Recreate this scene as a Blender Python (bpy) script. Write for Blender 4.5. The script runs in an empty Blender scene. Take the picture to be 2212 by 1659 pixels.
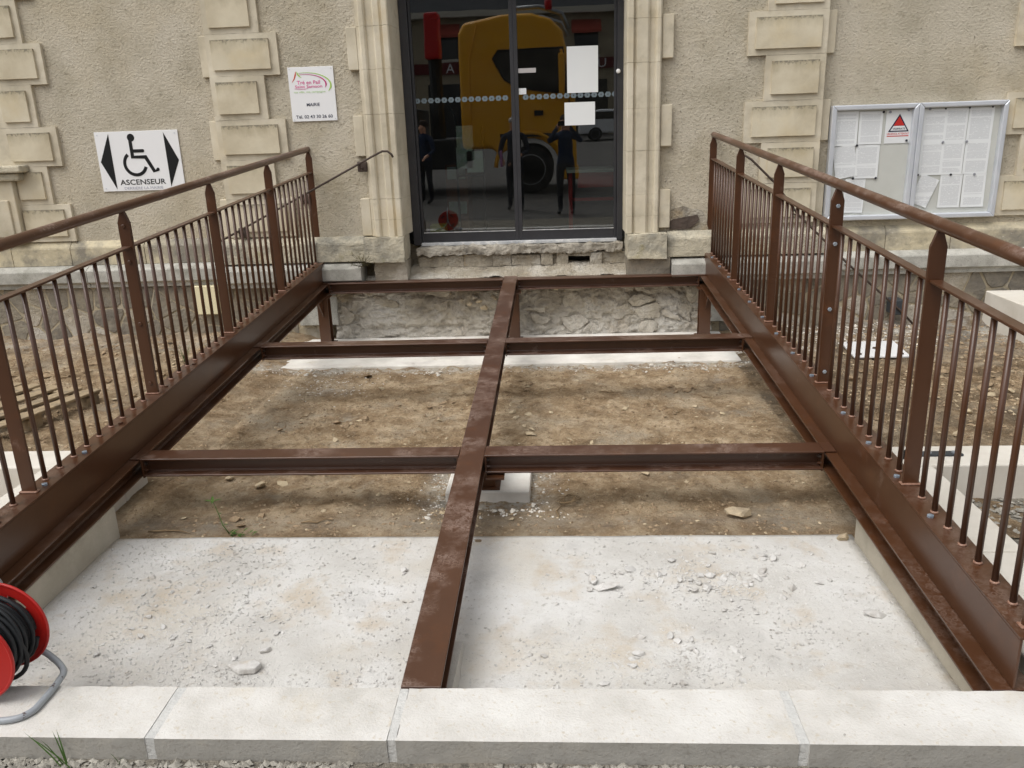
import bpy, bmesh, math, random
from mathutils import Vector, Matrix, noise
random.seed(7)
sc = bpy.context.scene
C = sc.collection
R_ = math.radians

# ------------------------------------------------------------------ camera
cam_d = bpy.data.cameras.new('camera'); cam = bpy.data.objects.new('camera', cam_d); C.objects.link(cam)
CAM = Vector((0, -7.7, 1.92))
def _rot():
    p, r, y = R_(17.42), R_(-2.009), R_(-3.539)
    B = Matrix(((1,0,0),(0,0,-1),(0,1,0)))
    Y = Matrix(((math.cos(y),-math.sin(y),0),(math.sin(y),math.cos(y),0),(0,0,1)))
    X = Matrix(((1,0,0),(0,math.cos(p),-math.sin(p)),(0,math.sin(p),math.cos(p))))
    Z = Matrix(((math.cos(r),-math.sin(r),0),(math.sin(r),math.cos(r),0),(0,0,1)))
    return Z @ X @ B @ Y
W2C = _rot()
cam.matrix_world = Matrix.Translation(CAM) @ (W2C.transposed() @ Matrix(((1,0,0),(0,-1,0),(0,0,-1)))).to_4x4()
cam_d.sensor_width = 36; cam_d.lens = 36*1789/2212
cam_d.clip_start = .05; cam_d.clip_end = 500
sc.camera = cam
def px(x, y, z):            # pixel of the 2212 px wide picture -> point on the level z
    d = W2C.transposed() @ Vector((x-1106, y-829.5, 1789))
    return CAM + d*((z-CAM.z)/d.z)

# ------------------------------------------------------------------ sky, sun, exposure (overcast day)
SUN_EL, SUN_AZ = 60, 228          # azimuth of the light: from behind left of the camera
w = bpy.data.worlds.new('World'); sc.world = w; w.use_nodes = True
nt = w.node_tree; bg = nt.nodes['Background']
sky = nt.nodes.new('ShaderNodeTexSky'); sky.sky_type = 'NISHITA'; sky.sun_disc = False
sky.sun_elevation = R_(SUN_EL); sky.sun_rotation = R_(SUN_AZ)
sky.air_density = 1.0; sky.dust_density = 4.0; sky.ozone_density = 1.0
hs = nt.nodes.new('ShaderNodeHueSaturation'); hs.inputs['Saturation'].default_value = .18
nt.links.new(sky.outputs[0], hs.inputs['Color']); nt.links.new(hs.outputs[0], bg.inputs[0])
bg.inputs[1].default_value = .145
sd = bpy.data.lights.new('sun', 'SUN'); sd.energy = .85; sd.angle = R_(45); sd.color = (1, .97, .93)
sun = bpy.data.objects.new('sun', sd); C.objects.link(sun)
az = R_(SUN_AZ)
ldir = Vector((math.sin(az)*math.cos(R_(SUN_EL)), math.cos(az)*math.cos(R_(SUN_EL)), math.sin(R_(SUN_EL))))
sun.rotation_euler = ldir.to_track_quat('Z', 'Y').to_euler()
vs = sc.view_settings
vs.view_transform = 'Standard'; vs.look = 'None'; vs.gamma = 1; vs.use_curve_mapping = False; vs.exposure = .4

# ------------------------------------------------------------------ helpers
def lin(c):
    return tuple((v/255/12.92 if v/255 <= .04045 else ((v/255+.055)/1.055)**2.4) for v in c) + (1,)
def alb(c, k=1.0):
    l = lin(c); return (min(.85, l[0]*k), min(.85, l[1]*k), min(.85, l[2]*k), 1)

class N:
    def __init__(s, name):
        s.m = bpy.data.materials.new(name); s.m.use_nodes = True
        s.t = s.m.node_tree; s.b = s.t.nodes['Principled BSDF']; s.o = s.t.nodes['Material Output']
        g = s.t.nodes.new('ShaderNodeNewGeometry'); s.pos = g.outputs['Position']; s.nor = g.outputs['Normal']
    def n(s, k, **kw):
        q = s.t.nodes.new(k)
        for a, v in kw.items(): setattr(q, a, v)
        return q
    def l(s, a, b): s.t.links.new(a, b)
    def noise(s, scale, detail=5, rough=.6, co=None):
        q = s.n('ShaderNodeTexNoise'); q.inputs['Scale'].default_value = scale; q.inputs['Detail'].default_value = detail
        q.inputs['Roughness'].default_value = rough; s.l(co or s.pos, q.inputs['Vector']); return q.outputs[0]
    def ramp(s, fac, stops):
        q = s.n('ShaderNodeValToRGB'); e = q.color_ramp.elements
        while len(e) < len(stops): e.new(.5)
        for i, (p, c) in enumerate(stops): e[i].position = p; e[i].color = c
        s.l(fac, q.inputs[0]); return q.outputs[0]
    def mix(s, fac, a, b):
        q = s.n('ShaderNodeMix', data_type='RGBA')
        if isinstance(fac, float): q.inputs[0].default_value = fac
        else: s.l(fac, q.inputs[0])
        for v, i in ((a, 6), (b, 7)):
            if isinstance(v, tuple): q.inputs[i].default_value = v
            else: s.l(v, q.inputs[i])
        return q.outputs[2]
    def math(s, op, a, b=0.0):
        q = s.n('ShaderNodeMath', operation=op)
        for v, i in ((a, 0), (b, 1)):
            if isinstance(v, (int, float)): q.inputs[i].default_value = v
            else: s.l(v, q.inputs[i])
        return q.outputs[0]
    def step(s, fac, lo, hi):
        q = s.n('ShaderNodeMapRange'); q.inputs[1].default_value = lo; q.inputs[2].default_value = hi; q.clamp = True
        s.l(fac, q.inputs[0]); return q.outputs[0]
    def bump(s, h, strength, dist=.01, prev=None):
        q = s.n('ShaderNodeBump'); q.inputs['Strength'].default_value = strength; q.inputs['Distance'].default_value = dist
        s.l(h, q.inputs['Height'])
        if prev: s.l(prev, q.inputs['Normal'])
        return q.outputs[0]

MAT = {}
def surf(name, cols, scale=6, rough=.85, bumps=(), spots=(), spec=.3, metal=0, detail=6, lo=.32, hi=.68, rvar=0):
    """noise-coloured surface; spots: (scale, lo, hi, colour, amount); bumps: (scale, strength, distance)"""
    k = N(name)
    f = k.noise(scale, detail)
    col = k.ramp(f, [(lo+(hi-lo)*i/max(1, len(cols)-1), c) for i, c in enumerate(cols)]) if len(cols) > 1 else None
    if col is None:
        q = k.n('ShaderNodeRGB'); q.outputs[0].default_value = cols[0]; col = q.outputs[0]
    for (s_, l_, h_, c_, a_) in spots:
        m = k.math('MULTIPLY', k.step(k.noise(s_, 6, .65), l_, h_), a_)
        col = k.mix(m, col, c_)
    k.l(col, k.b.inputs['Base Color'])
    nrm = None
    for (s_, st, di) in bumps: nrm = k.bump(k.noise(s_, 5, .6), st, di, nrm)
    if nrm: k.l(nrm, k.b.inputs['Normal'])
    k.b.inputs['Roughness'].default_value = rough
    if rvar:
        r = k.n('ShaderNodeMapRange'); r.inputs[3].default_value = rough-rvar; r.inputs[4].default_value = rough+rvar
        k.l(k.noise(scale*2.3, 5), r.inputs[0]); k.l(r.outputs[0], k.b.inputs['Roughness'])
    k.b.inputs['Specular IOR Level'].default_value = spec; k.b.inputs['Metallic'].default_value = metal
    MAT[name] = k.m; return k.m

def link(o, parent=None):
    C.objects.link(o)
    if parent is not None: o.parent = parent
    return o
def wloc(o):
    v = Vector((0, 0, 0))
    while o is not None: v += o.location; o = o.parent
    return v
def thing(name, label, cat, loc=(0, 0, 0), group=None):
    o = bpy.data.objects.new(name, None); C.objects.link(o); o.location = loc; o.empty_display_size = .1
    return tag(o, label, cat, group)
def tag(o, label=None, cat=None, group=None, kind=None):
    if label: o['label'] = label
    if cat: o['category'] = cat
    if group: o['group'] = group
    if kind: o['kind'] = kind
    return o

class MB:
    def __init__(s): s.v = []; s.f = []
    def add(s, vs, fs):
        n = len(s.v); s.v += [Vector(p) for p in vs]; s.f += [tuple(i+n for i in f) for f in fs]; return s
    def box(s, x0, x1, y0, y1, z0, z1):
        return s.add([(x, y, z) for z in (z0, z1) for y in (y0, y1) for x in (x0, x1)],
                     [(0,2,3,1),(4,5,7,6),(0,1,5,4),(2,6,7,3),(0,4,6,2),(1,3,7,5)])
    def prism(s, pa, pb):
        """two matching outlines (lists of points) joined and capped"""
        n = len(pa)
        s.add(list(pa)+list(pb), [tuple(range(n))[::-1], tuple(range(n, 2*n))] + [(i, (i+1) % n, n+(i+1) % n, n+i) for i in range(n)])
        return s
    def ring(s, rings, closed=False, cap=True):
        n = len(rings[0]); base = len(s.v)
        for r in rings: s.v += [Vector(p) for p in r]
        m = len(rings)
        for j in range(m if closed else m-1):
            a, b = base+j*n, base+((j+1) % m)*n
            for i in range(n): s.f.append((a+i, a+(i+1) % n, b+(i+1) % n, b+i))
        if cap and not closed:
            s.f.append(tuple(base+i for i in range(n))[::-1]); s.f.append(tuple(base+(m-1)*n+i for i in range(n)))
        return s
    def tube(s, pts, r, n=8, closed=False):
        pts = [Vector(p) for p in pts]; rings = []; m = len(pts); up = None
        for i, p in enumerate(pts):
            a = pts[(i-1) % m] if (closed or i > 0) else p; b = pts[(i+1) % m] if (closed or i < m-1) else p
            t = (b-a).normalized()
            if up is None: up = t.orthogonal().normalized()
            u = (up - t*up.dot(t)).normalized(); up = u; v = t.cross(u)
            rr = r[i] if isinstance(r, (list, tuple)) else r
            rings.append([p + (u*math.cos(2*math.pi*k/n) + v*math.sin(2*math.pi*k/n))*rr for k in range(n)])
        return s.ring(rings, closed)
    def lathe(s, prof, c, axis='y', n=32):
        """prof: (along, radius) pairs round an axis through c"""
        c = Vector(c); rings = []
        for a, r in prof:
            ring = []
            for k in range(n):
                t = 2*math.pi*k/n; p, q = r*math.cos(t), r*math.sin(t)
                ring.append(c + (Vector((p, a, q)) if axis == 'y' else Vector((p, q, a)) if axis == 'z' else Vector((a, p, q))))
            rings.append(ring)
        return s.ring(rings)
    def build(s, name, mat, parent=None, smooth=False, bevel=0, seg=2, fix=True):
        me = bpy.data.meshes.new(name)
        o = Vector((0, 0, 0)) if parent is None else wloc(parent)
        me.from_pydata([tuple(p-o) for p in s.v], [], s.f); me.validate(); me.update()
        if fix:
            bm = bmesh.new(); bm.from_mesh(me); bmesh.ops.recalc_face_normals(bm, faces=bm.faces); bm.to_mesh(me); bm.free()
        me.materials.append(MAT[mat] if isinstance(mat, str) else mat)
        ob = link(bpy.data.objects.new(name, me), parent)
        if smooth: me.shade_smooth()
        if bevel:
            b = ob.modifiers.new('bevel', 'BEVEL'); b.width = bevel; b.segments = seg; b.limit_method = 'ANGLE'; b.angle_limit = R_(40)
        return ob
def nz(x, y, z=0, s=1.0): return noise.noise(Vector((x*s, y*s, z*s)))
def fbm(x, y, z=0, s=1.0, o=4):
    v = 0; a = 1
    for i in range(o): v += a*noise.noise(Vector((x*s, y*s, z*s+i*7.3))); a *= .5; s *= 2.1
    return v
def relabel(o, l): o['label'] = l

# ------------------------------------------------------------------ materials
surf('render', [alb((160,152,134),1.34), alb((172,164,147),1.4), alb((180,172,156),1.4)], 2.2, .95,
     bumps=((48, .9, .02), (120, .9, .009)), spots=((.8, .48, .7, alb((176,162,134),1.35), .5), (1.7, .56, .72, alb((146,134,110),1.25), .45), (14, .56, .7, alb((132,122,102),1.15), .5), (48, .6, .67, alb((112,103,86),1), .7)))
surf('stone', [alb((176,167,147),1.18), alb((190,181,161),1.2), alb((199,191,173),1.22)], 3, .9,
     bumps=((50, .3, .006), (6, .25, .012)), spots=((2.2, .54, .75, alb((190,171,132),1.15), .45), (5, .56, .74, alb((146,137,116),1.1), .5), (1.4, .55, .7, alb((160,152,134),1.1), .5), (30, .66, .74, alb((222,214,198),1.2), .5)))
surf('stone_weathered', [alb((160,153,134),1.2), alb((182,174,154),1.22), alb((142,138,126),1.15)], 4, .95,
     bumps=((18, .9, .025), (70, .6, .01)), spots=((3, .52, .66, alb((124,120,110),1.1), .7), (4.5, .62, .72, alb((140,130,76),1), .45), (26, .6, .7, alb((214,208,192),1.2), .5)))
surf('plinth_stone', [alb((168,158,134),1.15), alb((186,175,148),1.2), alb((150,144,130),1.1)], 2.4, .9,
     bumps=((30, .6, .012),), spots=((1.6, .48, .6, alb((108,105,100),1.05), .75), (7, .55, .68, alb((122,117,106),1.05), .55), (40, .64, .7, alb((214,208,196),1.1), .6)))
surf('granite', [alb((140,138,130),1.2), alb((158,156,148),1.25), alb((172,170,162),1.25)], 8, .85,
     bumps=((90, .3, .004),), spots=((120, .56, .66, alb((88,86,82),1), .7), (3, .55, .7, alb((108,108,92),1), .5), (150, .6, .7, alb((205,203,198),1.1), .5)))
surf('rubble_mortar', [alb((150,139,117),1.12), alb((168,156,132),1.15), alb((140,132,116),1.1)], 5, .95, bumps=((30, .8, .015), (120, .5, .006)),
     spots=((4, .55, .7, alb((192,186,174),1.2), .6),))
surf('rubble_stone', [alb((112,106,97),1.1), alb((130,123,110),1.15), alb((142,132,116),1.15)], 5, .95, bumps=((16, .8, .025), (70, .6, .008)),
     spots=((2, .55, .65, alb((98,94,88),1), .6), (9, .58, .7, alb((158,147,124),1.1), .55)))
surf('old_mortar', [alb((132,123,108),1.12), alb((156,147,131),1.18), alb((174,167,153),1.2)], 3.5, .97, bumps=((14, 1, .04), (45, .9, .018), (130, .6, .006)),
     spots=((1.6, .5, .66, alb((206,203,196),1.2), .6), (2.6, .58, .7, alb((164,144,112),1.15), .6), (5, .62, .72, alb((112,106,96),1), .55), (9, .6, .7, alb((130,122,108),1.1), .5)))
def splash(name):
    m = MAT[name]; t = m.node_tree; b = t.nodes['Principled BSDF']; src = b.inputs['Base Color'].links[0].from_socket
    g = t.nodes.new('ShaderNodeNewGeometry'); sx = t.nodes.new('ShaderNodeSeparateXYZ'); t.links.new(g.outputs['Position'], sx.inputs[0])
    nz_ = t.nodes.new('ShaderNodeTexNoise'); nz_.inputs['Scale'].default_value = 7; nz_.inputs['Detail'].default_value = 7; t.links.new(g.outputs['Position'], nz_.inputs['Vector'])
    ma = t.nodes.new('ShaderNodeMath'); ma.operation = 'MULTIPLY_ADD'; ma.inputs[1].default_value = .6; t.links.new(nz_.outputs[0], ma.inputs[0]); t.links.new(sx.outputs[2], ma.inputs[2])
    mr = t.nodes.new('ShaderNodeMapRange'); mr.inputs[1].default_value = .62; mr.inputs[2].default_value = .36; mr.inputs[3].default_value = 0; mr.inputs[4].default_value = .5; t.links.new(ma.outputs[0], mr.inputs[0])
    mx = t.nodes.new('ShaderNodeMix'); mx.data_type = 'RGBA'; t.links.new(mr.outputs[0], mx.inputs[0]); t.links.new(src, mx.inputs[6]); mx.inputs[7].default_value = alb((196,192,184),1.12)
    t.links.new(mx.outputs[2], b.inputs['Base Color'])
splash('old_mortar')
surf('old_stone', [alb((138,130,116),1.2), alb((158,149,132),1.2), alb((170,162,148),1.2)], 6, .97, bumps=((20, .9, .025), (80, .6, .008)),
     spots=((3, .52, .66, alb((188,182,170),1.2), .5), (4, .6, .7, alb((160,138,104),1.1), .55)))
splash('old_stone')
surf('broken_stone', [alb((128,122,112),1.15), alb((158,151,138),1.2), alb((176,170,158),1.2)], 9, .97, bumps=((22, 1, .03), (80, .8, .01)), spots=((6, .55, .68, alb((96,91,84)), .7), (14, .6, .7, alb((200,196,186),1.1), .5)))
surf('dark_schist', [alb((74,64,58)), alb((96,84,76))], 9, .9, bumps=((30, .8, .015),))
surf('footing', [alb((196,192,184),1.1), alb((212,208,200),1.15), alb((224,221,214),1.15)], 4, .9, bumps=((60, .3, .005),),
     spots=((5, .58, .72, alb((178,158,128),1), .45), (40, .66, .74, alb((150,144,134),1), .5)))
surf('slab', [alb((185,182,176),1.0), alb((200,198,193),1.01), alb((211,210,207),1.02)], 2.2, .92, bumps=((40, .45, .008), (160, .4, .003)),
     spots=((1.3, .5, .68, alb((194,184,166),.98), .5), (3.4, .54, .68, alb((186,166,136),.94), .5), (7, .62, .74, alb((172,150,118),.9), .45), (3.1, .56, .7, alb((176,174,170),.95), .5), (30, .6, .7, alb((160,155,148),.9), .5), (90, .62, .7, alb((140,135,130),.9), .55)))
surf('kerb', [alb((200,195,184),1.02), alb((214,208,197),1.05), alb((222,217,207),1.05)], 5, .9, bumps=((120, .55, .005),))
surf('kerb_mortar', [alb((190,190,187)), alb((203,202,198))], 12, .95, bumps=((60, .8, .008),), spots=((20, .6, .7, alb((150,150,148)), .5),))
surf('limestone_wall', [alb((206,200,188),1.0), alb((218,213,203),1.02)], 5, .9, bumps=((120, .4, .004),), spots=((3, .6, .72, alb((188,176,154),.95), .45), (80, .64, .72, alb((176,170,158),.9), .4)))
surf('wall_face', [alb((168,160,144)), alb((186,178,162))], 5, .92, bumps=((90, .5, .005),), spots=((3, .55, .7, alb((146,140,126),.95), .5), (60, .6, .72, alb((206,196,176),1), .4)))
surf('stone_chip', [alb((186,184,180)), alb((204,202,198)), alb((170,165,158))], 14, .95, bumps=((90, .5, .006),), spots=((10, .6, .7, alb((176,158,132)), .5),))
surf('field_stone', [alb((160,144,118),1.1), alb((184,168,140),1.1), alb((146,132,112),1.1)], 8, .95, bumps=((60, .6, .008),))
surf('clod', [alb((110,92,71),1.12), alb((148,129,104),1.2), alb((128,110,88),1.15)], 14, 1, bumps=((60, .8, .01),))
surf('gravel_stone', [alb((120,116,108)), alb((150,146,136)), alb((176,172,162))], 18, .95, bumps=((90, .5, .005),))
surf('white_stone', [alb((206,200,188)), alb((222,216,206))], 12, .95, bumps=((70, .5, .006),))
surf('asphalt', [alb((88,86,84)), alb((104,102,98))], 3, .95, bumps=((80, .5, .005),), spots=((1, .55, .7, alb((128,124,116)), .5),))
surf('gravel_ground', [alb((112,106,96)), alb((138,132,120)), alb((90,86,80))], 30, .97, bumps=((50, 1, .02), (140, .7, .006)), spots=((90, .6, .68, alb((186,182,172)), .6),))
surf('alu', [alb((206,210,216)), alb((220,223,228))], 5, .32, spec=.5, metal=.35, rvar=.06)
surf('alu_side', [alb((150,152,155))], 5, .45, spec=.5, metal=.6)
surf('anthracite', [alb((44,44,47)), alb((54,54,57))], 6, .45, spec=.5)
surf('sill_alu', [alb((176,178,180)), alb((205,205,204))], 9, .5, spots=((18, .5, .62, alb((225,224,220)), .7),))
surf('sign_white', [alb((234,238,243),1.05)], 2, .28, spec=.5)
surf('paper', [alb((230,233,238),1.05)], 2, .7)
surf('black', [alb((14,14,15))], 2, .35, spec=.5)
surf('grey_print', [alb((168,170,182))], 2, .4)
surf('dark_print', [alb((62,66,84))], 2, .4)
surf('magenta', [alb((190,40,118))], 2, .4)
surf('pink_print', [alb((214,92,150))], 2, .4)
surf('green_print', [alb((164,200,98))], 2, .4)
surf('pale_green_print', [alb((190,218,166))], 2, .4)
surf('orange_print', [alb((206,84,60))], 2, .4)
surf('vig_red', [alb((206,52,46))], 2, .5)
surf('navy', [alb((32,32,62))], 2, .5)
surf('board_back', [alb((200,201,194),1.0), alb((208,209,202),1.0)], 4, .6)
surf('magnet_black', [alb((34,34,44))], 4, .4)
surf('magnet_grey', [alb((150,152,158))], 4, .4)
surf('iron', [alb((62,50,44)), alb((84,72,64))], 14, .6, spec=.4, metal=.2, bumps=((60, .3, .003),))
surf('zinc', [alb((170,180,190)), alb((192,200,208))], 20, .35, metal=.7)
surf('cream_plastic', [alb((226,216,180))], 2, .5)
surf('dark_plastic', [alb((52,56,60)), alb((66,70,74))], 8, .5)
surf('reel_red', [alb((170,30,26)), alb((184,38,32))], 4, .38, spec=.5, spots=((9, .64, .72, alb((150,60,52)), .4), (5, .68, .74, alb((176,158,140)), .8)))
surf('reel_grey', [alb((146,151,156)), alb((162,167,171))], 6, .4, spec=.5, spots=((16, .63, .66, alb((66,44,34)), .95),))
surf('cable', [alb((22,24,26)), alb((36,39,42))], 12, .55, spec=.4, bumps=((80, .2, .002),))
surf('pallet_wood', [alb((132,118,98)), alb((162,144,116)), alb((112,102,88))], 7, .9, bumps=((40, .5, .006),), spots=((3, .55, .7, alb((108,98,86)), .6),))
surf('twig', [alb((120,100,74)), alb((146,126,96))], 10, .9)
surf('leaf', [alb((62,92,36)), alb((84,112,48))], 14, .7)
surf('dry_plant', [alb((70,68,44)), alb((98,90,62))], 14, .9)
surf('floor_tile', [alb((96,92,88))], 3, .5)
surf('room_wall', [alb((120,112,100)), alb((134,124,110))], 2, .9)
surf('room_wood', [alb((120,72,42)), alb((146,92,56))], 5, .6)
surf('table_red', [alb((190,44,36))], 4, .45)
surf('table_top', [alb((206,206,190))], 4, .5)
surf('truck_yellow', [alb((232,156,12),1.15), alb((238,164,18),1.15)], 1, .3, spec=.5)
surf('truck_dark', [alb((20,22,24)), alb((34,36,38))], 3, .5)
surf('tyre', [alb((24,24,25)), alb((36,35,34))], 9, .8)
surf('rim', [alb((150,152,154))], 5, .35, metal=.7)
surf('window_dark', [alb((18,22,26))], 2, .1, spec=.6)
surf('car_white', [alb((214,216,218))], 2, .25, spec=.5)
surf('crane_red', [alb((186,26,30))], 3, .4)
surf('slate', [alb((54,56,60)), alb((74,76,80)), alb((62,62,62))], 4, .8, bumps=((8, .6, .03),), spots=((6, .6, .7, alb((120,120,112)), .5),))
surf('house_wall', [alb((150,138,116)), alb((170,158,134))], 1.5, .95, bumps=((8, .4, .02),))
surf('house_trim', [alb((196,190,176))], 2, .8)
surf('awning', [alb((150,62,48)), alb((170,78,62))], 3, .9)
surf('fascia', [alb((96,26,26))], 3, .6)
surf('sign_letter', [alb((220,220,220))], 2, .5)
surf('skin', [alb((200,150,124)), alb((214,164,138))], 8, .6)
surf('hair_grey', [alb((170,166,162)), alb((198,195,192))], 30, .8)
surf('hair_dark', [alb((46,36,30)), alb((62,50,42))], 30, .8)
surf('jacket_blue', [alb((20,36,62)), alb((28,46,76))], 9, .8)
surf('sweater_dark', [alb((34,38,50)), alb((46,50,62))], 9, .9)
surf('trousers', [alb((24,28,36)), alb((34,38,48))], 9, .9)
surf('folder', [alb((176,120,170))], 3, .5)
surf('phone', [alb((20,20,22))], 3, .2)
surf('red_strap', [alb((196,30,40))], 3, .6)
surf('leaflet', [alb((206,214,214)), alb((190,206,180)), alb((222,222,216))], 9, .6)
surf('lime', [alb((196,206,60))], 3, .6)
surf('white_plate', [alb((222,222,222))], 6, .5, spots=((30, .66, .72, alb((150,130,110)), .6),))
surf('weld', [alb((128,92,74)), alb((160,126,108))], 60, .4, spec=.5)  # weld beads; the highlight at each foot is put into this paler colour
surf('blue_bolt', [alb((150,166,182)), alb((176,188,200))], 30, .35, metal=.6)

def paint(name, base, dusty, up0=.55, up1=.95):
    """brown steel paint, slightly glossy, with builders' dust and boot prints on faces that look up"""
    k = N(name)
    col = k.ramp(k.noise(3, 5), [(.3, alb(base, .92)), (.7, alb(base, 1.12))])
    rust = k.step(k.noise(5.5, 5), .58, .72)
    col = k.mix(k.math('MULTIPLY', rust, .45), col, alb((98, 58, 30)))
    sx = k.n('ShaderNodeSeparateXYZ'); k.l(k.nor, sx.inputs[0])
    up = k.step(sx.outputs[2], up0, up1)
    vor = k.n('ShaderNodeTexVoronoi', feature='F1'); vor.inputs['Scale'].default_value = 44; k.l(k.pos, vor.inputs['Vector'])
    prints = k.math('MULTIPLY', k.step(vor.outputs['Distance'], .30, .38), k.math('SUBTRACT', 1.0, k.step(vor.outputs['Distance'], .42, .52)))
    patch = k.step(k.noise(4.2, 4), .47, .62)
    film = k.math('MULTIPLY', k.step(k.noise(30, 9, .8), .44, .66), .5)
    smear = k.math('MULTIPLY', k.step(k.noise(2.3, 6, .7), .56, .7), .35)
    d = k.math('MAXIMUM', k.math('MULTIPLY', prints, k.math('MULTIPLY', patch, .45)), k.math('MAXIMUM', k.math('MULTIPLY', film, patch), smear))
    dust = k.math('MULTIPLY', k.math('MULTIPLY', d, up), dusty)
    side = k.math('MULTIPLY', k.step(k.noise(7, 6, .7), .63, .76), .4*min(1, dusty))
    col = k.mix(k.math('MAXIMUM', dust, side), col, alb((172, 152, 140)))
    k.l(col, k.b.inputs['Base Color'])
    r = k.n('ShaderNodeMapRange'); r.inputs[3].default_value = .32; r.inputs[4].default_value = .75
    k.l(dust, r.inputs[0]); k.l(r.outputs[0], k.b.inputs['Roughness'])
    k.b.inputs['Specular IOR Level'].default_value = .55
    k.l(k.bump(k.noise(150, 3), .08, .002), k.b.inputs['Normal'])
    MAT[name] = k.m
paint('brown_paint', (74, 46, 28), .45)
paint('brown_dusty', (77, 50, 35), 1.0)
paint('brown_rail', (75, 46, 27), .6)
paint('brown_handrail', (82, 52, 33), 1.25, -.1, .6)

def dirt_mat():
    k = N('dirt')
    c = k.ramp(k.noise(4, 11, .74), [(.34, alb((112,92,69),1.2)), (.48, alb((156,134,106),1.28)), (.61, alb((184,165,138),1.34))])
    c = k.mix(k.math('MULTIPLY', k.step(k.noise(1.3, 8, .7), .5, .64), .55), c, alb((184,172,152),1.15))
    c = k.mix(k.math('MULTIPLY', k.step(k.noise(2.1, 8, .72), .54, .65), .55), c, alb((110,90,68),1.1))
    c = k.mix(k.math('MULTIPLY', k.step(k.noise(22, 8, .7), .55, .63), .5), c, alb((112,90,66),1.1))
    c = k.mix(k.math('MULTIPLY', k.step(k.noise(45, 7, .7), .57, .64), .65), c, alb((198,184,158),1.1))
    c = k.mix(k.math('MULTIPLY', k.step(k.noise(2.6, 8, .75), .56, .67), .5), c, alb((166, 156, 140),1.1))
    at = k.n('ShaderNodeAttribute', attribute_name='dust')
    dm = k.math('MULTIPLY', at.outputs['Fac'], k.step(k.noise(9, 7, .7), .38, .58))
    c = k.mix(dm, c, alb((204, 200, 190)))
    a2 = k.n('ShaderNodeAttribute', attribute_name='damp')
    c = k.mix(k.math('MULTIPLY', a2.outputs['Fac'], k.step(k.noise(5, 6), .3, .6)), c, alb((92, 80, 66)))
    k.l(c, k.b.inputs['Base Color']); k.b.inputs['Roughness'].default_value = 1; k.b.inputs['Specular IOR Level'].default_value = .1
    n1 = k.bump(k.noise(20, 8, .75), .9, .04); n2 = k.bump(k.noise(75, 6, .75), .8, .014, n1)
    k.l(n2, k.b.inputs['Normal']); MAT['dirt'] = k.m
dirt_mat()

def glass_mat(name, refl, tint, dust=0.0):  # dust: diffuse film that paints a grey haze over the reflections
    k = N(name); t = k.t
    tr = k.n('ShaderNodeBsdfTransparent'); tr.inputs[0].default_value = (*tint, 1)
    gl = k.n('ShaderNodeBsdfGlossy'); gl.inputs['Roughness'].default_value = .0; gl.inputs[0].default_value = (1, 1, 1, 1)
    g = k.n('ShaderNodeNewGeometry'); dt = k.n('ShaderNodeVectorMath', operation='DOT_PRODUCT'); k.l(g.outputs['Normal'], dt.inputs[0]); k.l(g.outputs['Incoming'], dt.inputs[1])
    fz = k.math('POWER', k.math('SUBTRACT', 1.0, k.math('ABSOLUTE', dt.outputs['Value'])), 5.0)
    f = k.math('ADD', k.math('MULTIPLY', fz, .8), refl)
    mx = k.n('ShaderNodeMixShader'); k.l(f, mx.inputs[0]); k.l(tr.outputs[0], mx.inputs[1]); k.l(gl.outputs[0], mx.inputs[2])
    df = k.n('ShaderNodeBsdfDiffuse'); df.inputs[0].default_value = alb((200,198,192)); m2 = k.n('ShaderNodeMixShader')
    k.l(k.math('MULTIPLY', k.step(k.noise(5, 7, .7), .3, .75), dust), m2.inputs[0]); k.l(mx.outputs[0], m2.inputs[1]); k.l(df.outputs[0], m2.inputs[2])
    if dust: k.l(k.bump(k.noise(1.1, 2), .06, .01), gl.inputs['Normal'])
    k.l(m2.outputs[0], k.o.inputs[0]); MAT[name] = k.m
glass_mat('door_glass', .125, (.6, .64, .64), .010)
glass_mat('board_glass', .008, (1, 1, 1))

def panel_mat():
    k = N('stone_panel')
    c = k.ramp(k.noise(3, 6), [(.32, alb((176,165,141),1.18)), (.5, alb((188,178,155),1.2)), (.68, alb((196,187,165),1.2))])
    c = k.mix(k.math('MULTIPLY', k.step(k.noise(2.2, 6), .52, .72), .5), c, alb((194,176,136),1.2))
    tc = k.n('ShaderNodeTexCoord'); sx = k.n('ShaderNodeSeparateXYZ'); k.l(tc.outputs['Generated'], sx.inputs[0])
    mp = k.n('ShaderNodeMapping'); mp.inputs['Scale'].default_value = (9, 9, 4); k.l(k.pos, mp.inputs['Vector'])
    streak = k.noise(1.0, 5, .65, mp.outputs[0])
    top = k.math('ADD', sx.outputs[2], k.math('MULTIPLY', k.math('SUBTRACT', streak, .5), .9))
    c = k.mix(k.math('MULTIPLY', k.step(top, .6, 1.2), .6), c, alb((126,114,84),1.05))
    c = k.mix(k.math('MULTIPLY', k.step(k.math('ADD', sx.outputs[2], k.math('MULTIPLY', k.math('SUBTRACT', k.noise(40, 5), .5), .5)), .9, 1.0), .7), c, alb((104,100,88)))
    k.l(c, k.b.inputs['Base Color']); k.b.inputs['Roughness'].default_value = .92
    k.l(k.bump(k.noise(50, 5), .3, .006), k.b.inputs['Normal']); MAT['stone_panel'] = k.m
panel_mat()

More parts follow.
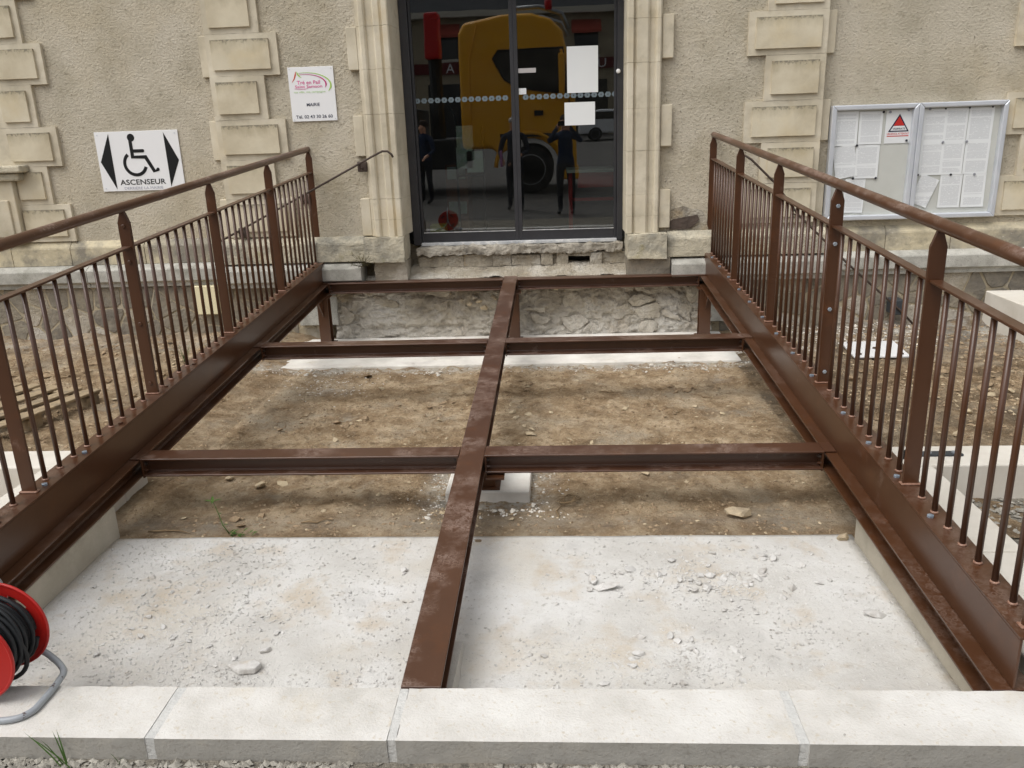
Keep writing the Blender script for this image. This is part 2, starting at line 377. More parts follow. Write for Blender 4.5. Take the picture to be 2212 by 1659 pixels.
def printed_mat(name, dens):
    """a sheet of small print: rows of grey text that start and stop unevenly"""
    k = N(name)
    tc = k.n('ShaderNodeTexCoord'); oi = k.n('ShaderNodeObjectInfo')
    sx = k.n('ShaderNodeSeparateXYZ'); k.l(tc.outputs['Generated'], sx.inputs[0])
    u, v = sx.outputs[0], sx.outputs[2]
    off = k.math('MULTIPLY', oi.outputs['Random'], 37.0)
    rows = k.math('FRACT', k.math('MULTIPLY', v, 44.0))
    line = k.math('LESS_THAN', rows, .5)
    rid = k.math('FLOOR', k.math('MULTIPLY', v, 44.0))
    cx = k.n('ShaderNodeCombineXYZ'); k.l(k.math('MULTIPLY', u, 9.0), cx.inputs[0]); k.l(k.math('ADD', rid, off), cx.inputs[1]); k.l(off, cx.inputs[2])
    wn = k.noise(1.0, 3, .7, cx.outputs[0])
    words = k.step(wn, .36, .44)
    c2 = k.n('ShaderNodeCombineXYZ'); k.l(k.math('ADD', off, k.math('MULTIPLY', rid, .23)), c2.inputs[0]); k.l(off, c2.inputs[1])
    para = k.step(k.noise(1.0, 2, .5, c2.outputs[0]), .5-dens, .52-dens)
    inx = k.math('MULTIPLY', k.math('GREATER_THAN', u, .1), k.math('LESS_THAN', u, .9))
    iny = k.math('MULTIPLY', k.math('GREATER_THAN', v, .07), k.math('LESS_THAN', v, .93))
    ink = k.math('MULTIPLY', k.math('MULTIPLY', line, words), k.math('MULTIPLY', para, k.math('MULTIPLY', inx, iny)))
    col = k.mix(k.math('MULTIPLY', ink, .34), alb((230,233,238),1.05), alb((96, 98, 108)))
    k.l(col, k.b.inputs['Base Color']); k.b.inputs['Roughness'].default_value = .7; MAT[name] = k.m
printed_mat('printed_paper', .12)

def front_face_mat():
    """kerb stones: cream top, front face smeared with grey cement and grime"""
    k = N('kerb_grimy'); t = MAT['kerb']
    c = k.ramp(k.noise(5, 6), [(.32, alb((190,187,180),1.0)), (.5, alb((204,201,195),1.0)), (.68, alb((214,212,207),1.0))])
    c = k.mix(k.math('MULTIPLY', k.step(k.noise(60, 6), .58, .7), .5), c, alb((182,168,142)))
    c = k.mix(k.math('MULTIPLY', k.step(k.noise(3, 6), .58, .72), .45), c, alb((192,178,150)))
    c = k.mix(k.math('MULTIPLY', k.step(k.noise(28, 6), .7, .75), .7), c, alb((110,104,96)))
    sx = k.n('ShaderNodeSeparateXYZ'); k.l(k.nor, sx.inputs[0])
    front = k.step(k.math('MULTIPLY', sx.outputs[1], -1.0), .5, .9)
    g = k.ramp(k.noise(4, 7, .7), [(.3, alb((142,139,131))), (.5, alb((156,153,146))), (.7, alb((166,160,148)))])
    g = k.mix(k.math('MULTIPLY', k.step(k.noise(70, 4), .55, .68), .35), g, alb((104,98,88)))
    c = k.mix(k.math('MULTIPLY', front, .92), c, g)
    k.l(c, k.b.inputs['Base Color']); k.b.inputs['Roughness'].default_value = .92
    k.l(k.bump(k.noise(120, 5), .5, .005), k.b.inputs['Normal']); MAT['kerb_grimy'] = k.m
front_face_mat()

# ================================================================== THE SETTING
RAMP = .0546
def zr(y): return .579 + RAMP*(y+.12)          # top of the steel grid
SLAB_Z = .095; KERB_Z = .28; STREET_Z = .205
def zg(x, y):                                   # excavated earth, falling towards the wall
    t = min(1, max(0, (-.9-y)/3.35)); b = .085*t
    inside = -2.2 < x < 1.4
    e = 1 if inside else max(0, 1-min(abs(x+2.2), abs(x-1.4))/.35)
    amp = .012 if inside else .012*e+.03*(1-e)
    h = b + amp*fbm(x, y, 1.7, 2.2, 5) + (.004*e+.014*(1-e))*fbm(x, y, 5, 11, 3)
    if not inside:
        h += (.05*max(0, nz(x, y, 9, 1.3)) + .03)*(1-e)
        if y > -1.6: h += .07*max(0, (y+1.6)/1.5)*(1+nz(x, y, 3, 2.5))*.7*(1-e)
    else:
        h += .012*max(0, nz(x, y, 4, 6)-.2)*3 + .014*max(0, nz(x, y, 6, 15)-.08)*2 + .016*max(0, fbm(x, y, 2, 9, 3)-.25)*(1+nz(x, y, 1, 1.5)) + .006*nz(x, y, 8, 31)
        h -= .025*max(0, 1-math.hypot(max(0, abs(x+.39)-.22), max(0, abs(y+3.64)-.2))/.2)
    if inside and y < -3.9: h = h*(1-(min(1, (-3.9-y)/.3)))+ (SLAB_Z-.006+.006*nz(x, y, 2, 9))*min(1, (-3.9-y)/.3)
    return h
def sheet(name, xs, ys, zf, mat, attrs=None):
    vs = []; fs = []; nx = len(xs)
    for y in ys:
        for x in xs: vs.append((x, y, zf(x, y)))
    for j in range(len(ys)-1):
        for i in range(nx-1):
            a = j*nx+i; fs.append((a, a+1, a+nx+1, a+nx))
    me = bpy.data.meshes.new(name); me.from_pydata(vs, [], fs); me.materials.append(MAT[mat])
    for an, fn in (attrs or {}).items():
        at = me.attributes.new(an, 'FLOAT', 'POINT'); at.data.foreach_set('value', [fn(v[0], v[1]) for v in vs])
    me.shade_smooth()
    o = link(bpy.data.objects.new(name, me)); o['kind'] = 'structure'; return o
def rng(a, b, s): n = max(1, int(round((b-a)/s))); return [a+(b-a)*i/n for i in range(n+1)]
def dustf(x, y):
    d = 0
    if -2.6 < x < 1.7:
        d = max(d, 1-abs(y+1.18)/.16)                                  # along the footing strip
        d = max(d, .9-math.hypot(max(0, abs(x+.39)-.24), max(0, abs(y+3.64)-.2))/.16)
        d = max(d, .55-math.hypot(x+1.75, y+1.75)/.5)
        d = max(d, .45-math.hypot(x-1.2, y+1.6)/.35)
        d = max(d, .25-abs(y+4.1)/.5)
    else:
        d = max(d, (1.1 if x > 0 else .5)-abs(y+.35)/(1.0 if x > 0 else .9))
    return max(0, min(1, d))
sheet('dirt_ground', rng(-6.2, 6.2, .02), rng(-4.32, .1, .02), zg, 'dirt',
      {'dust': dustf, 'damp': lambda x, y: (.7 if (x > 1.4) else .35) if not -2.2 < x < 1.4 else max(0, min(.3, .4*(-3.7-y)/.4))})
sheet('gravel_ground', rng(-6.5, 6.5, .05), rng(-7.6, -3.7, .05),
      lambda x, y: (.10 if y > -5.65 else STREET_Z) + .008*nz(x, y, 0, 6) - (.22 if -2.32 < x < 1.45 and y > -5.7 else 0), 'gravel_ground')
sheet('street', [-70, -20, -6, 0, 6, 20, 70], [-75, -40, -20, -12, -7.5], lambda x, y: STREET_Z-.01 + .028*max(0, -7.5-y), 'asphalt')
sheet('ground', [-150, 0, 150], [-150, 0, 150], lambda x, y: -.45, 'asphalt')

slab = MB().box(-2.13, 1.305, -5.575, -4.25, -.1, SLAB_Z).build('concrete_slab', 'slab', bevel=.008); slab['kind'] = 'structure'
# give the slab a fine grid so that its surface is not dead flat
me = slab.data; bm = bmesh.new(); bm.from_mesh(me)
bmesh.ops.subdivide_edges(bm, edges=[e for e in bm.edges if e.calc_length() > .5], cuts=60, use_grid_fill=True)
for v in bm.verts:
    if v.co.z > SLAB_Z-.001: v.co.z += .004*fbm(v.co.x, v.co.y, 0, 2.5, 3)
bm.to_mesh(me); bm.free(); slab.modifiers.clear(); me.shade_smooth()

# ================================================================== THE TOWN HALL
hall = thing('town_hall', 'rendered town hall front with pale rusticated quoins and a glazed doorway', 'building', (0, 0, 0))
YC = -.07                                        # the middle bay stands proud of the wings
def part(mb, name, mat, parent=hall, **k): return mb.build(name, mat, parent, **k)
TOP = 7.5
part(MB().box(-9, -3.0, 0, .35, .9, TOP), 'wall', 'render')
part(MB().box(2.25, 9, 0, .35, .9, TOP), 'wall', 'render')
part(MB().box(-3.0, -1.6, YC, .35, .9, TOP), 'wall', 'render')
part(MB().box(.8, 2.25, YC, .35, .9, TOP), 'wall', 'render')
part(MB().box(-1.6, .8, YC, .35, 3.55, TOP), 'wall', 'render')
part(MB().box(-9, -1.6, .1, .36, -.2, .9), 'footing_wall', 'rubble_mortar'); part(MB().box(.8, 9, .1, .36, -.2, .9), 'footing_wall', 'rubble_mortar'); part(MB().box(-1.6, .8, .285, .36, -.2, .84), 'footing_wall', 'rubble_mortar')

def rough(mb, amp, s, seed, name, mat, parent=hall, cuts=None, bevel=.0, keep=None):
    """a stone with a broken surface: subdivided and displaced along its normals"""
    o = mb.build(name, mat, parent)
    bm = bmesh.new(); bm.from_mesh(o.data)
    L = cuts or .03
    for it in range(6):
        es = [e for e in bm.edges if e.calc_length() > L*1.5]
        if not es: break
        bmesh.ops.subdivide_edges(bm, edges=es, cuts=1, use_grid_fill=True)
    bmesh.ops.triangulate(bm, faces=[f for f in bm.faces if len(f.verts) > 4])
    bm.normal_update(); off = wloc(parent) if parent else Vector((0, 0, 0))
    for v in bm.verts:
        p = v.co+off
        v.co += v.normal*(amp*fbm(p.x+seed, p.y, p.z, s, 4)+amp*.6*nz(p.x, p.y+seed, p.z, s*4))
    bm.to_mesh(o.data); bm.free(); o.data.shade_smooth(); o.data.set_sharp_from_angle(angle=R_(48))
    return o

ZJ = [3.80, 3.45, 3.10, 2.745, 2.40, 2.035, 1.69, 1.345, 1.0]
def quoins(xw, xn, pw, pn, y, depth=.12, bottom=None):
    """xw / xn: X range of long and short blocks, pw / pn: of their raised panels"""
    for i in range(len(ZJ)-1):
        z1, z0 = ZJ[i], ZJ[i+1]; wide = i % 2 == 1
        if bottom and i == len(ZJ)-2: z0 = bottom
        x0, x1 = xw if wide else xn; p0, p1 = pw if wide else pn
        j = random.uniform(-.003, .003)
        b = rough(MB().box(x0, x1, y+j, y+depth, z0+.0008, z1-.0008), .002, 14, x0+z0, 'quoin_block', 'stone', cuts=.025)
        rough(MB().box(p0+random.uniform(-.004, .004), p1, y+j-.022, y+j+.01, z0+.052, z1-.047), .002, 14, x0-z0, 'panel', 'stone_panel', b, cuts=.025)
quoins((-5.22, -4.555), (-5.22, -4.71), (-5.01, -4.62), (-5.01, -4.765), -.03)
quoins((-3.035, -2.405), (-3.035, -2.55), (-2.985, -2.475), (-2.98, -2.62), -.10)
quoins((1.62, 2.275), (1.775, 2.275), (1.68, 2.22), (1.83, 2.22), -.10)
quoins((3.845, 4.6), (4.0, 4.6), (3.91, 4.54), (4.06, 4.54), -.03)
for i in (1, 3, 5, 7):                            # long blocks show a strip on the wings too
    z1, z0 = ZJ[i], ZJ[i+1]
    part(MB().box(-3.125, -3.036, -.03, .06, z0+.003, z1-.003), 'quoin_block', 'stone', bevel=.005)
    part(MB().box(2.276, 2.362, -.03, .06, z0+.003, z1-.003), 'quoin_block', 'stone', bevel=.005)

# door surround: moulded jamb stones with ears
def jamb(prof, ears, zs, flip):
    for i in range(len(zs)-1):
        z1, z0 = zs[i]-.0006, zs[i+1]+.0006
        j = random.uniform(-.002, .002)
        part(MB().prism([(x, y+j, z0) for x, y in prof], [(x, y+j, z1) for x, y in prof]), 'jamb_stone', 'stone', bevel=.0022)
    for z1, z0 in ((3.45, 3.1), (2.755, 2.41), (2.035, 1.69), (1.32, .985)):
        part(MB().box(ears[0], ears[1], -.12, .05, z0, z1), 'jamb_ear', 'stone', bevel=.006)
jz = [3.80, 3.45, 3.1, 2.755, 2.41, 2.04, 1.69, 1.315, 1.13, .978]
jamb([(-1.70,.05),(-1.70,-.118),(-1.675,-.122),(-1.668,-.15),(-1.655,-.162),(-1.625,-.162),(-1.612,-.15),(-1.606,-.132),(-1.55,-.132),(-1.545,-.15),(-1.532,-.165),(-1.488,-.165),(-1.475,-.15),(-1.468,-.145),(-1.458,-.145),(-1.455,-.185),(-1.415,-.185),(-1.405,-.175),(-1.376,.2),(-1.376,.3),(-1.70,.3)], (-1.79, -1.701), jz, 1)
jamb([(.60,.3),(.60,.2),(.602,-.175),(.610,-.185),(.655,-.185),(.660,-.148),(.668,-.148),(.675,-.155),(.69,-.168),(.775,-.168),(.79,-.155),(.796,-.13),(.84,-.13),(.846,-.145),(.858,-.158),(.882,-.158),(.894,-.145),(.898,-.118),(.90,.05),(.90,.3)], (.901, .998), [z-.03 for z in jz], -1)
part(MB().box(-1.7, .9, -.15, .3, 3.3, 3.6), 'lintel', 'stone', bevel=.006)

rough(MB().box(-1.765, -1.40, -.225, .1, .752, .977), .009, 5, 1, 'base_block', 'stone_weathered')
rough(MB().box(.615, .965, -.225, .1, .725, .945), .010, 5, 2, 'base_block', 'stone_weathered')
rough(MB().box(-1.70, -1.40, -.16, .1, .55, .748), .010, 5, 8, 'base_block', 'old_stone')
rough(MB().box(.615, 1.0, -.17, .1, .55, .722), .012, 5, 9, 'base_block', 'rubble_stone')

# plinth: chamfered course, granite ledge
def course(prof, cuts, name, mat, dy=0, bevel=.004, r=None):
    for a, b in zip(cuts, cuts[1:]):
        j = random.uniform(-.003, .003)
        part(MB().prism([(a+.002, y+dy+j, z) for y, z in prof], [(b-.002, y+dy+j, z) for y, z in prof]), name, mat, bevel=bevel)
P1 = [(.1, .995), (0, .995), (-.055, .945), (-.06, .93), (-.06, .772), (.1, .772)]
P2 = [(.1, .771), (-.055, .771), (-.085, .765), (-.155, .735), (-.16, .725), (-.16, .622), (-.12, .60), (-.12, .565), (.1, .565)]
course(P1, [-8.2, -7.1, -6.1, -5.2, -4.62, -3.9, -3.16], 'plinth_stone', 'plinth_stone')
course(P2, [-8.2, -6.9, -5.6, -4.45, -3.16], 'granite_ledge', 'granite')
P1r = [(y, z-.055) for y, z in P1]; P2r = [(y, z-.05) for y, z in P2]
course(P1r, [2.38, 2.93, 3.5, 4.2, 5.1, 6.2, 7.4], 'plinth_stone', 'plinth_stone')
course(P2r, [2.38, 3.35, 4.75, 6.1, 7.4], 'granite_ledge', 'granite')
course([(y, z-.015) for y, z in P1], [-3.158, -2.42, -1.77], 'plinth_stone', 'stone_weathered', dy=-.10)
course([(y, z-.028) for y, z in P2], [-3.158, -2.4, -1.81], 'granite_ledge', 'granite', dy=-.07)
course([(y, z-.045) for y, z in P1], [.975, 1.62, 2.378], 'plinth_stone', 'stone_weathered', dy=-.10)
course([(y, z-.06) for y, z in P2], [1.012, 1.66, 2.378], 'granite_ledge', 'granite', dy=-.07)

# stones of the rubble base, each its own piece, in lime mortar
def clip(poly, a, b, c):
    out = []
    for i in range(len(poly)):
        p, q = poly[i], poly[(i+1) % len(poly)]; dp, dq = a*p[0]+b*p[1]-c, a*q[0]+b*q[1]-c
        if dp <= 0: out.append(p)
        if dp*dq < 0:
            t = dp/(dp-dq); out.append((p[0]+(q[0]-p[0])*t, p[1]+(q[1]-p[1])*t))
    return out
def cells(x0, x1, z0, z1, nx, nz_, jit, gap, rnd, flat=1.0):
    pts = []
    for j in range(nz_):
        for i in range(nx):
            pts.append((x0+(i+.5+.5*(j % 2)-.25+rnd.uniform(-jit, jit))*(x1-x0)/nx, z0+(j+.5+rnd.uniform(-jit, jit))*(z1-z0)/nz_))
    res = []
    for k, p in enumerate(pts):
        poly = [(x0, z0), (x1, z0), (x1, z1), (x0, z1)]
        for m, q in enumerate(pts):
            if m == k or abs(q[0]-p[0]) > 3*(x1-x0)/nx or abs(q[1]-p[1]) > 3*(z1-z0)/nz_: continue
            a, b = (q[0]-p[0]), (q[1]-p[1])*flat; n = math.hypot(a, b)
            c = (a*(p[0]+q[0])/2+b*(p[1]+q[1])/2)
            poly = clip(poly, a/n, b/n, c/n-gap)
            if len(poly) < 3: break
        if len(poly) >= 3: res.append(poly)
    return res
def stone_piece(poly, y, d, rnd, name, mat, parent, inset=.78, cut=.12, relief=0):
    cx = sum(p[0] for p in poly)/len(poly); cz = sum(p[1] for p in poly)/len(poly)
    # cut the corners so the outline is not a bare polygon
    pl = []
    for i in range(len(poly)):
        p, q, r = poly[i-1], poly[i], poly[(i+1) % len(poly)]
        pl.append((q[0]+(p[0]-q[0])*cut, q[1]+(p[1]-q[1])*cut)); pl.append((q[0]+(r[0]-q[0])*cut, q[1]+(r[1]-q[1])*cut))
    pl = [(x+rnd.uniform(-.004, .004), z+rnd.uniform(-.004, .004)) for x, z in pl]
    n = len(pl); m = MB()
    r0 = [(x, y+.03, z) for x, z in pl]; r1 = [(x, y-d*.6, z) for x, z in pl]
    r2 = [(cx+(x-cx)*inset+rnd.uniform(-.003, .003), y-d*rnd.uniform(.8, 1.15), cz+(z-cz)*inset) for x, z in pl]
    m.v = [Vector(p) for p in r0+r1+r2] + [Vector((cx, y-d*rnd.uniform(.9, 1.3), cz))]
    for a in (0, n):
        for i in range(n): m.f.append((a+i, a+(i+1) % n, a+n+(i+1) % n, a+n+i))
    for i in range(n): m.f.append((2*n+i, 2*n+(i+1) % n, 3*n))
    if relief:
        return rough(m, relief, 14, cx*7, name, mat, parent, cuts=.022)
    o = m.build(name, mat, parent); return o
rs = random.Random(11)
for x0, x1, nn in ((-6.4, -2.5, 15), (1.48, 6.2, 18)):
    f = part(MB().box(x0-.4, x1+.2, -.075, .1, -.2, .56), 'rubble_wall', 'rubble_mortar')
    for poly in cells(x0, x1, .0, .555, nn, 3, .42, .009, rs):
        stone_piece(poly, -.075, rs.uniform(.003, .012), rs, 'stone', rs.choice(['rubble_stone']*4+['old_stone']), f, .94, rs.uniform(.06, .2))
part(MB().box(-2.46, -2.09, -.145, .0, .16, .575), 'render_patch', 'granite', bevel=.004)
part(MB().box(1.36, 1.75, -.145, .0, .12, .56), 'render_patch', 'granite', bevel=.004)

# broken masonry left where the old steps were cut away below the door
core = MB(); xs = rng(-2.12, 1.4, .012); zs = rng(-.12, .60, .012)
def corey(x, z):
    top = max(0, (z-.50)/.1)
    return -.125 - .024*fbm(x, z*1.7, 3, 2.6, 4) - .03*fbm(x, z*1.8, 8, 8, 4) - .022*nz(x, z*1.7, 1, 17) - .012*nz(x, z*1.5, 4, 34) + .12*top*top - .03*max(0, .12-z)/.12
n0 = len(xs)
core.v = [Vector((x, corey(x, z), z)) for z in zs for x in xs]
core.f = [(j*n0+i, j*n0+i+1, (j+1)*n0+i+1, (j+1)*n0+i) for j in range(len(zs)-1) for i in range(n0-1)]
corep = part(core, 'broken_masonry', 'old_mortar', smooth=True, fix=False)
shelf = MB(); xs2 = rng(-1.40, .62, .024); ys2 = rng(-.13, .22, .024)
shelf.v = [Vector((x, y, .572+.085*max(0, min(1, (y+.1)/.2))+.02*fbm(x, y, 6, 5, 4)+.008*nz(x, y, 2, 24))) for y in ys2 for x in xs2]
n0 = len(xs2); shelf.f = [(j*n0+i, j*n0+i+1, (j+1)*n0+i+1, (j+1)*n0+i) for j in range(len(ys2)-1) for i in range(n0-1)]
part(shelf, 'mortar_bed', 'old_mortar', smooth=True, fix=False)
for poly in cells(-2.05, 1.36, .03, .56, 12, 6, .48, .01, rs, 1.8):
    if rs.random() < .5:
        px_ = sum(p[0] for p in poly)/len(poly); pz_ = sum(p[1] for p in poly)/len(poly)
        stone_piece(poly, corey(px_, pz_)+.006, rs.uniform(.006, .036), rs, 'stone', rs.choice(['old_stone', 'old_mortar', 'old_mortar', 'old_stone', 'old_mortar', 'old_stone', 'old_stone']), corep, rs.uniform(.55, .85), rs.uniform(.12, .25), .014)
rough(MB().box(-1.33, -.34, .03, .3, .768, .838), .022, 9, 4, 'broken_sill', 'broken_stone', cuts=.018)
rough(MB().box(-.345, .585, .035, .3, .765, .832), .022, 9, 14, 'broken_sill', 'broken_stone', cuts=.018)
x = -1.32
while x < .55:                                   # bricks and stones packed under the sill, leaving an air hole open
    w_ = rs.uniform(.1, .3)
    if not (x < .29 and x+w_ > .09):
        rough(MB().box(x, x+w_-.004, .06+rs.uniform(0, .025), .28, .65, .758+rs.uniform(-.012, .006)), .009, 9, x, 'stone', rs.choice(['old_stone', 'old_mortar']), cuts=.025)
    x += w_
part(MB().box(-1.33, .084, .09, .235, .64, .76), 'mortar_bed', 'old_mortar'); part(MB().box(.296, .59, .09, .235, .64, .76), 'mortar_bed', 'old_mortar')
part(MB().box(.04, .34, .24, .284, .6, .76), 'air_hole_shade', 'black'); rough(MB().box(.085, .295, .06, .28, .725, .762), .006, 9, 41, 'stone', 'old_stone', cuts=.02)  # black block paints the shade deep inside the air hole
rough(MB().box(-.02, .088, .06, .28, .645, .75), .006, 9, 3, 'stone', 'old_stone'); rough(MB().box(.292, .4, .06, .28, .645, .75), .006, 9, 5, 'stone', 'old_mortar')
# loose stones lodged in the masonry
hulls = []
def rock_mesh(seed, flat=.6, n=14):
    r = random.Random(seed); bm = bmesh.new()
    for i in range(n):
        v = Vector((r.gauss(0, 1), r.gauss(0, 1), r.gauss(0, 1))).normalized()*r.uniform(.75, 1)
        bm.verts.new((v.x*r.uniform(.85, 1.15), v.y, v.z*flat))
    bmesh.ops.convex_hull(bm, input=bm.verts)
    for v in [v for v in bm.verts if not v.link_faces]: bm.verts.remove(v)
    me = bpy.data.meshes.new('rock'); bm.to_mesh(me); bm.free(); return me
ROCK = [rock_mesh(s, f) for s, f in ((1, .55), (2, .7), (3, .45), (4, .6), (5, .8), (6, .4))]
def rock(name, mat, loc, size, parent=None, rnd=random, stretch=1.0):
    base = rnd.choice(ROCK); key = (base.name, mat)
    me = ROCKM.get(key)
    if me is None:
        me = base.copy(); me.materials.append(MAT[mat]); ROCKM[key] = me
    o = link(bpy.data.objects.new(name, me), parent)
    o.location = Vector(loc) - (wloc(parent) if parent else Vector((0, 0, 0)))
    o.rotation_euler = (rnd.uniform(-.25, .25), rnd.uniform(-.25, .25), rnd.uniform(0, 6.28))
    o.scale = (size*stretch, size*rnd.uniform(.7, 1), size*rnd.uniform(.8, 1.1)); return o
ROCKM = {}
for i in range(34):
    x = -.72+rs.gauss(0, .17) if i < 20 else -.1+rs.gauss(0, .2); z = rs.uniform(.30, .56) if i < 20 else rs.uniform(.44, .57)
    o = rock('stone', rs.choice(['field_stone', 'field_stone', 'old_stone']), (x, -.165+rs.uniform(-.015, .01), z), rs.uniform(.015, .05), corep, rs)
scar = [(.999, .95), (.999, 1.12), (1.04, 1.15), (1.12, 1.165), (1.2, 1.14), (1.29, 1.13), (1.33, 1.05), (1.35, .95)]
rough(MB().prism([(x, YC-.004, z) for x, z in scar], [(x, YC+.02, z) for x, z in scar]), .006, 12, 7, 'render_scar', 'old_mortar', cuts=.015)
hole = [(1.008, .968), (1.004, 1.03), (1.035, 1.052), (1.13, 1.07), (1.245, 1.085), (1.262, 1.05), (1.225, 1.0), (1.195, .972), (1.1, .958)]
rough(MB().prism([(x, YC-.016, z) for x, z in hole], [(x, YC+.02, z) for x, z in hole]), .006, 7, 33, 'exposed_stone', 'dark_schist', cuts=.02)
# old pilaster cap and shaft at the far corner of the wing
part(MB().box(-5.9, -5.03, -.10, 0, .997, 1.57), 'pilaster', 'stone', bevel=.008)
part(MB().box(-5.9, -4.93, -.14, 0, 1.571, 1.645), 'pilaster_cap', 'stone_weathered', bevel=.02)
part(MB().box(-5.9, -4.875, -.18, 0, 1.646, 1.71), 'pilaster_cap', 'stone_weathered', bevel=.015)
part(MB().box(-5.9, -5.09, -.12, -.08, 1.06, 1.40), 'panel', 'stone', bevel=.008)

# ---------------------------------------------------------------- glazed sliding door
YD = .2
door = MB()
for b in ((-1.375,-1.30,YD-.03,YD+.09,.845,3.3),(.545,.60,YD-.03,YD+.09,.845,3.3),(-1.30,.545,YD-.03,YD+.09,3.2,3.3)): door.box(*b)
frame = part(door, 'door_frame', 'anthracite', bevel=.004)
part(MB().box(-1.30, .545, YD-.055, YD+.1, .838, .866), 'door_sill', 'sill_alu', bevel=.004)
def leaf(x0, x1, yo, s0, s1):
    d = MB().box(x0, x0+s0, yo, yo+.045, .869, 3.195).box(x1-s1, x1, yo, yo+.045, .869, 3.195).box(x0+s0, x1-s1, yo, yo+.045, .869, .955).box(x0+s0, x1-s1, yo, yo+.045, 3.14, 3.195)
    lf = part(d, 'door_leaf', 'anthracite', bevel=.003)
    MB().box(x0+s0, x1-s1, yo+.018, yo+.026, .958, 3.14).build('pane', 'door_glass', lf)
    MB().box(x0+s0, x1-s1, yo-.003, yo+.004, .9555, .9615).build('glazing_bead', 'sill_alu', lf)
    return lf
lf1 = leaf(-1.298, -.372, YD, .022, .034)
lf2 = leaf(-.371, .543, YD, .034, .024)
# frosted hexagon markers across both leaves
hx = -1.262; k = 0
while hx < .53:
    if not -.425 < hx < -.325:
        n = [(hx+.0285*c, 2.147+.0215*s_) for c, s_ in ((-1, 0), (-.55, 1), (.55, 1), (1, 0), (.55, -1), (-.55, -1))]
        inn = [(hx+.0045*math.cos(a*math.pi/4), 2.147+.0075*math.sin(a*math.pi/4)) for a in range(8)]
        m = MB(); m.prism([(a, YD+.0165, b) for a, b in n], [(a, YD+.0175, b) for a, b in n])
        h_ = m.build('marker_sticker', 'frost', lf1 if hx < -.37 else lf2) if 'frost' in MAT else None
        if h_ is None:
            surf('frost', [alb((112,124,130))], 3, .6); h_ = m.build('marker_sticker', 'frost', lf1 if hx < -.37 else lf2)
        MB().prism([(a, YD+.0150, b) for a, b in inn], [(a, YD+.0163, b) for a, b in inn]).build('marker_core', 'dark_plastic', h_)
    hx += .0617; k += 1
MB().lathe([(-.012, .008), (-.01, .018), (.012, .02), (.018, .015)], (.553, YD-.045, 2.335), 'y', 16).build('lock_cylinder', 'sign_white', frame, smooth=True)
def pane_paper(name, x0, x1, z0, z1, mat, label, cat='paper'):
    o = MB().box(x0, x1, YD+.0125, YD+.0145, z0, z1).build(name, mat); tag(o, label, cat); return o
pane_paper('paper_notice', .101, .377, 2.168, 2.558, 'paper', 'large blank white sheet taped to the right door pane above the marker dots', 'paper')
pane_paper('paper_notice', .074, .349, 1.890, 2.088, 'paper', 'smaller blank white sheet taped to the door pane below the marker dots', 'paper')
surf('label_grey', [alb((186,182,180))], 3, .6)
pane_paper('sticker', -.336, -.177, 2.353, 2.392, 'label_grey', 'narrow plain grey label beside the middle door stile', 'sticker')
pane_paper('sticker', -.336, -.268, 2.172, 2.224, 'printed_paper', 'tiny printed white card beside the middle door stile', 'sticker')

# room behind the glass
room = MB()
room.box(-2.6, 2.2, .36, 5.2, .70, .85)
part(room, 'room_floor', 'floor_tile')
part(MB().box(-2.7, -2.6, .36, 5.2, .7, 3.4).box(2.2, 2.3, .36, 5.2, .7, 3.4).box(-2.7, 2.3, 5.2, 5.3, .7, 3.4).box(-2.7, 2.3, .36, 5.3, 3.4, 3.5), 'room_wall', 'room_wall')
tb = thing('hall_table', 'low red-framed table with a pale top seen behind the door glass', 'table', (.45, .85, .85))
MB().box(.09, 1.0, .62, 1.15, 1.445, 1.475).build('table_top', 'table_top', tb, bevel=.004)
MB().box(.2, .95, .66, 1.1, 1.30, 1.444).build('drawer', 'table_red', tb, bevel=.004)
for lx in (.11, .93):
    for ly in (.66, 1.07): MB().box(lx, lx+.035, ly, ly+.035, .85, 1.444).build('leg', 'table_red', tb)
MB().box(.15, .9, .68, .70, 1.17, 1.2).build('stretcher', 'table_red', tb)
cab = thing('filing_cabinet', 'narrow brown wooden drawer unit seen behind the left door pane', 'cabinet', (-1.0, 1.0, .85))
MB().box(-1.12, -.9, .8, 1.2, .85, 1.55).build('carcass', 'room_wood', cab, bevel=.004)
for z in (.9, 1.07, 1.24, 1.41): MB().box(-1.1, -.92, .785, .80, z, z+.12).build('drawer_front', 'leaflet' if z in (1.07, 1.41) else 'room_wood', cab, bevel=.003)
st = thing('leaflet_stand', 'dark metal leaflet stand with pale brochures behind the door glass', 'stand', (-.85, .6, .85))
MB().tube([(-.98, .66, .85), (-.98, .66, 2.0), (-1.05, .66, 2.15)], .012).tube([(-.72, .66, .85), (-.72, .66, 1.9)], .012).tube([(-.98, .66, 1.45), (-.72, .66, 1.45)], .01).build('frame', 'truck_dark', st)
for q, (x0, z0) in enumerate(((-.98, 1.52), (-.88, 1.48), (-.97, 1.72))):
    MB().box(x0, x0+.16, .62, .63, z0, z0+.2).build('brochure', 'leaflet', st)
o = MB().box(-1.25, -1.1, .42, .6, .86, 1.0).build('storage_box', 'lime'); tag(o, 'lime green box on the floor just inside the left door pane', 'box')

# ================================================================== FOOTINGS, KERB, LOW WALLS
o = MB().box(-2.42, 1.47, -1.13, -.16, -.12, .03).build('concrete_footing', 'footing', bevel=.008); tag(o, 'long pale concrete footing strip along the foot of the town hall wall', 'footing')
o = MB().box(-.61, -.17, -3.79, -3.40, -.1, .108).build('concrete_footing', 'footing', bevel=.008); tag(o, 'square pale concrete pad under the middle of the steel ramp', 'footing')

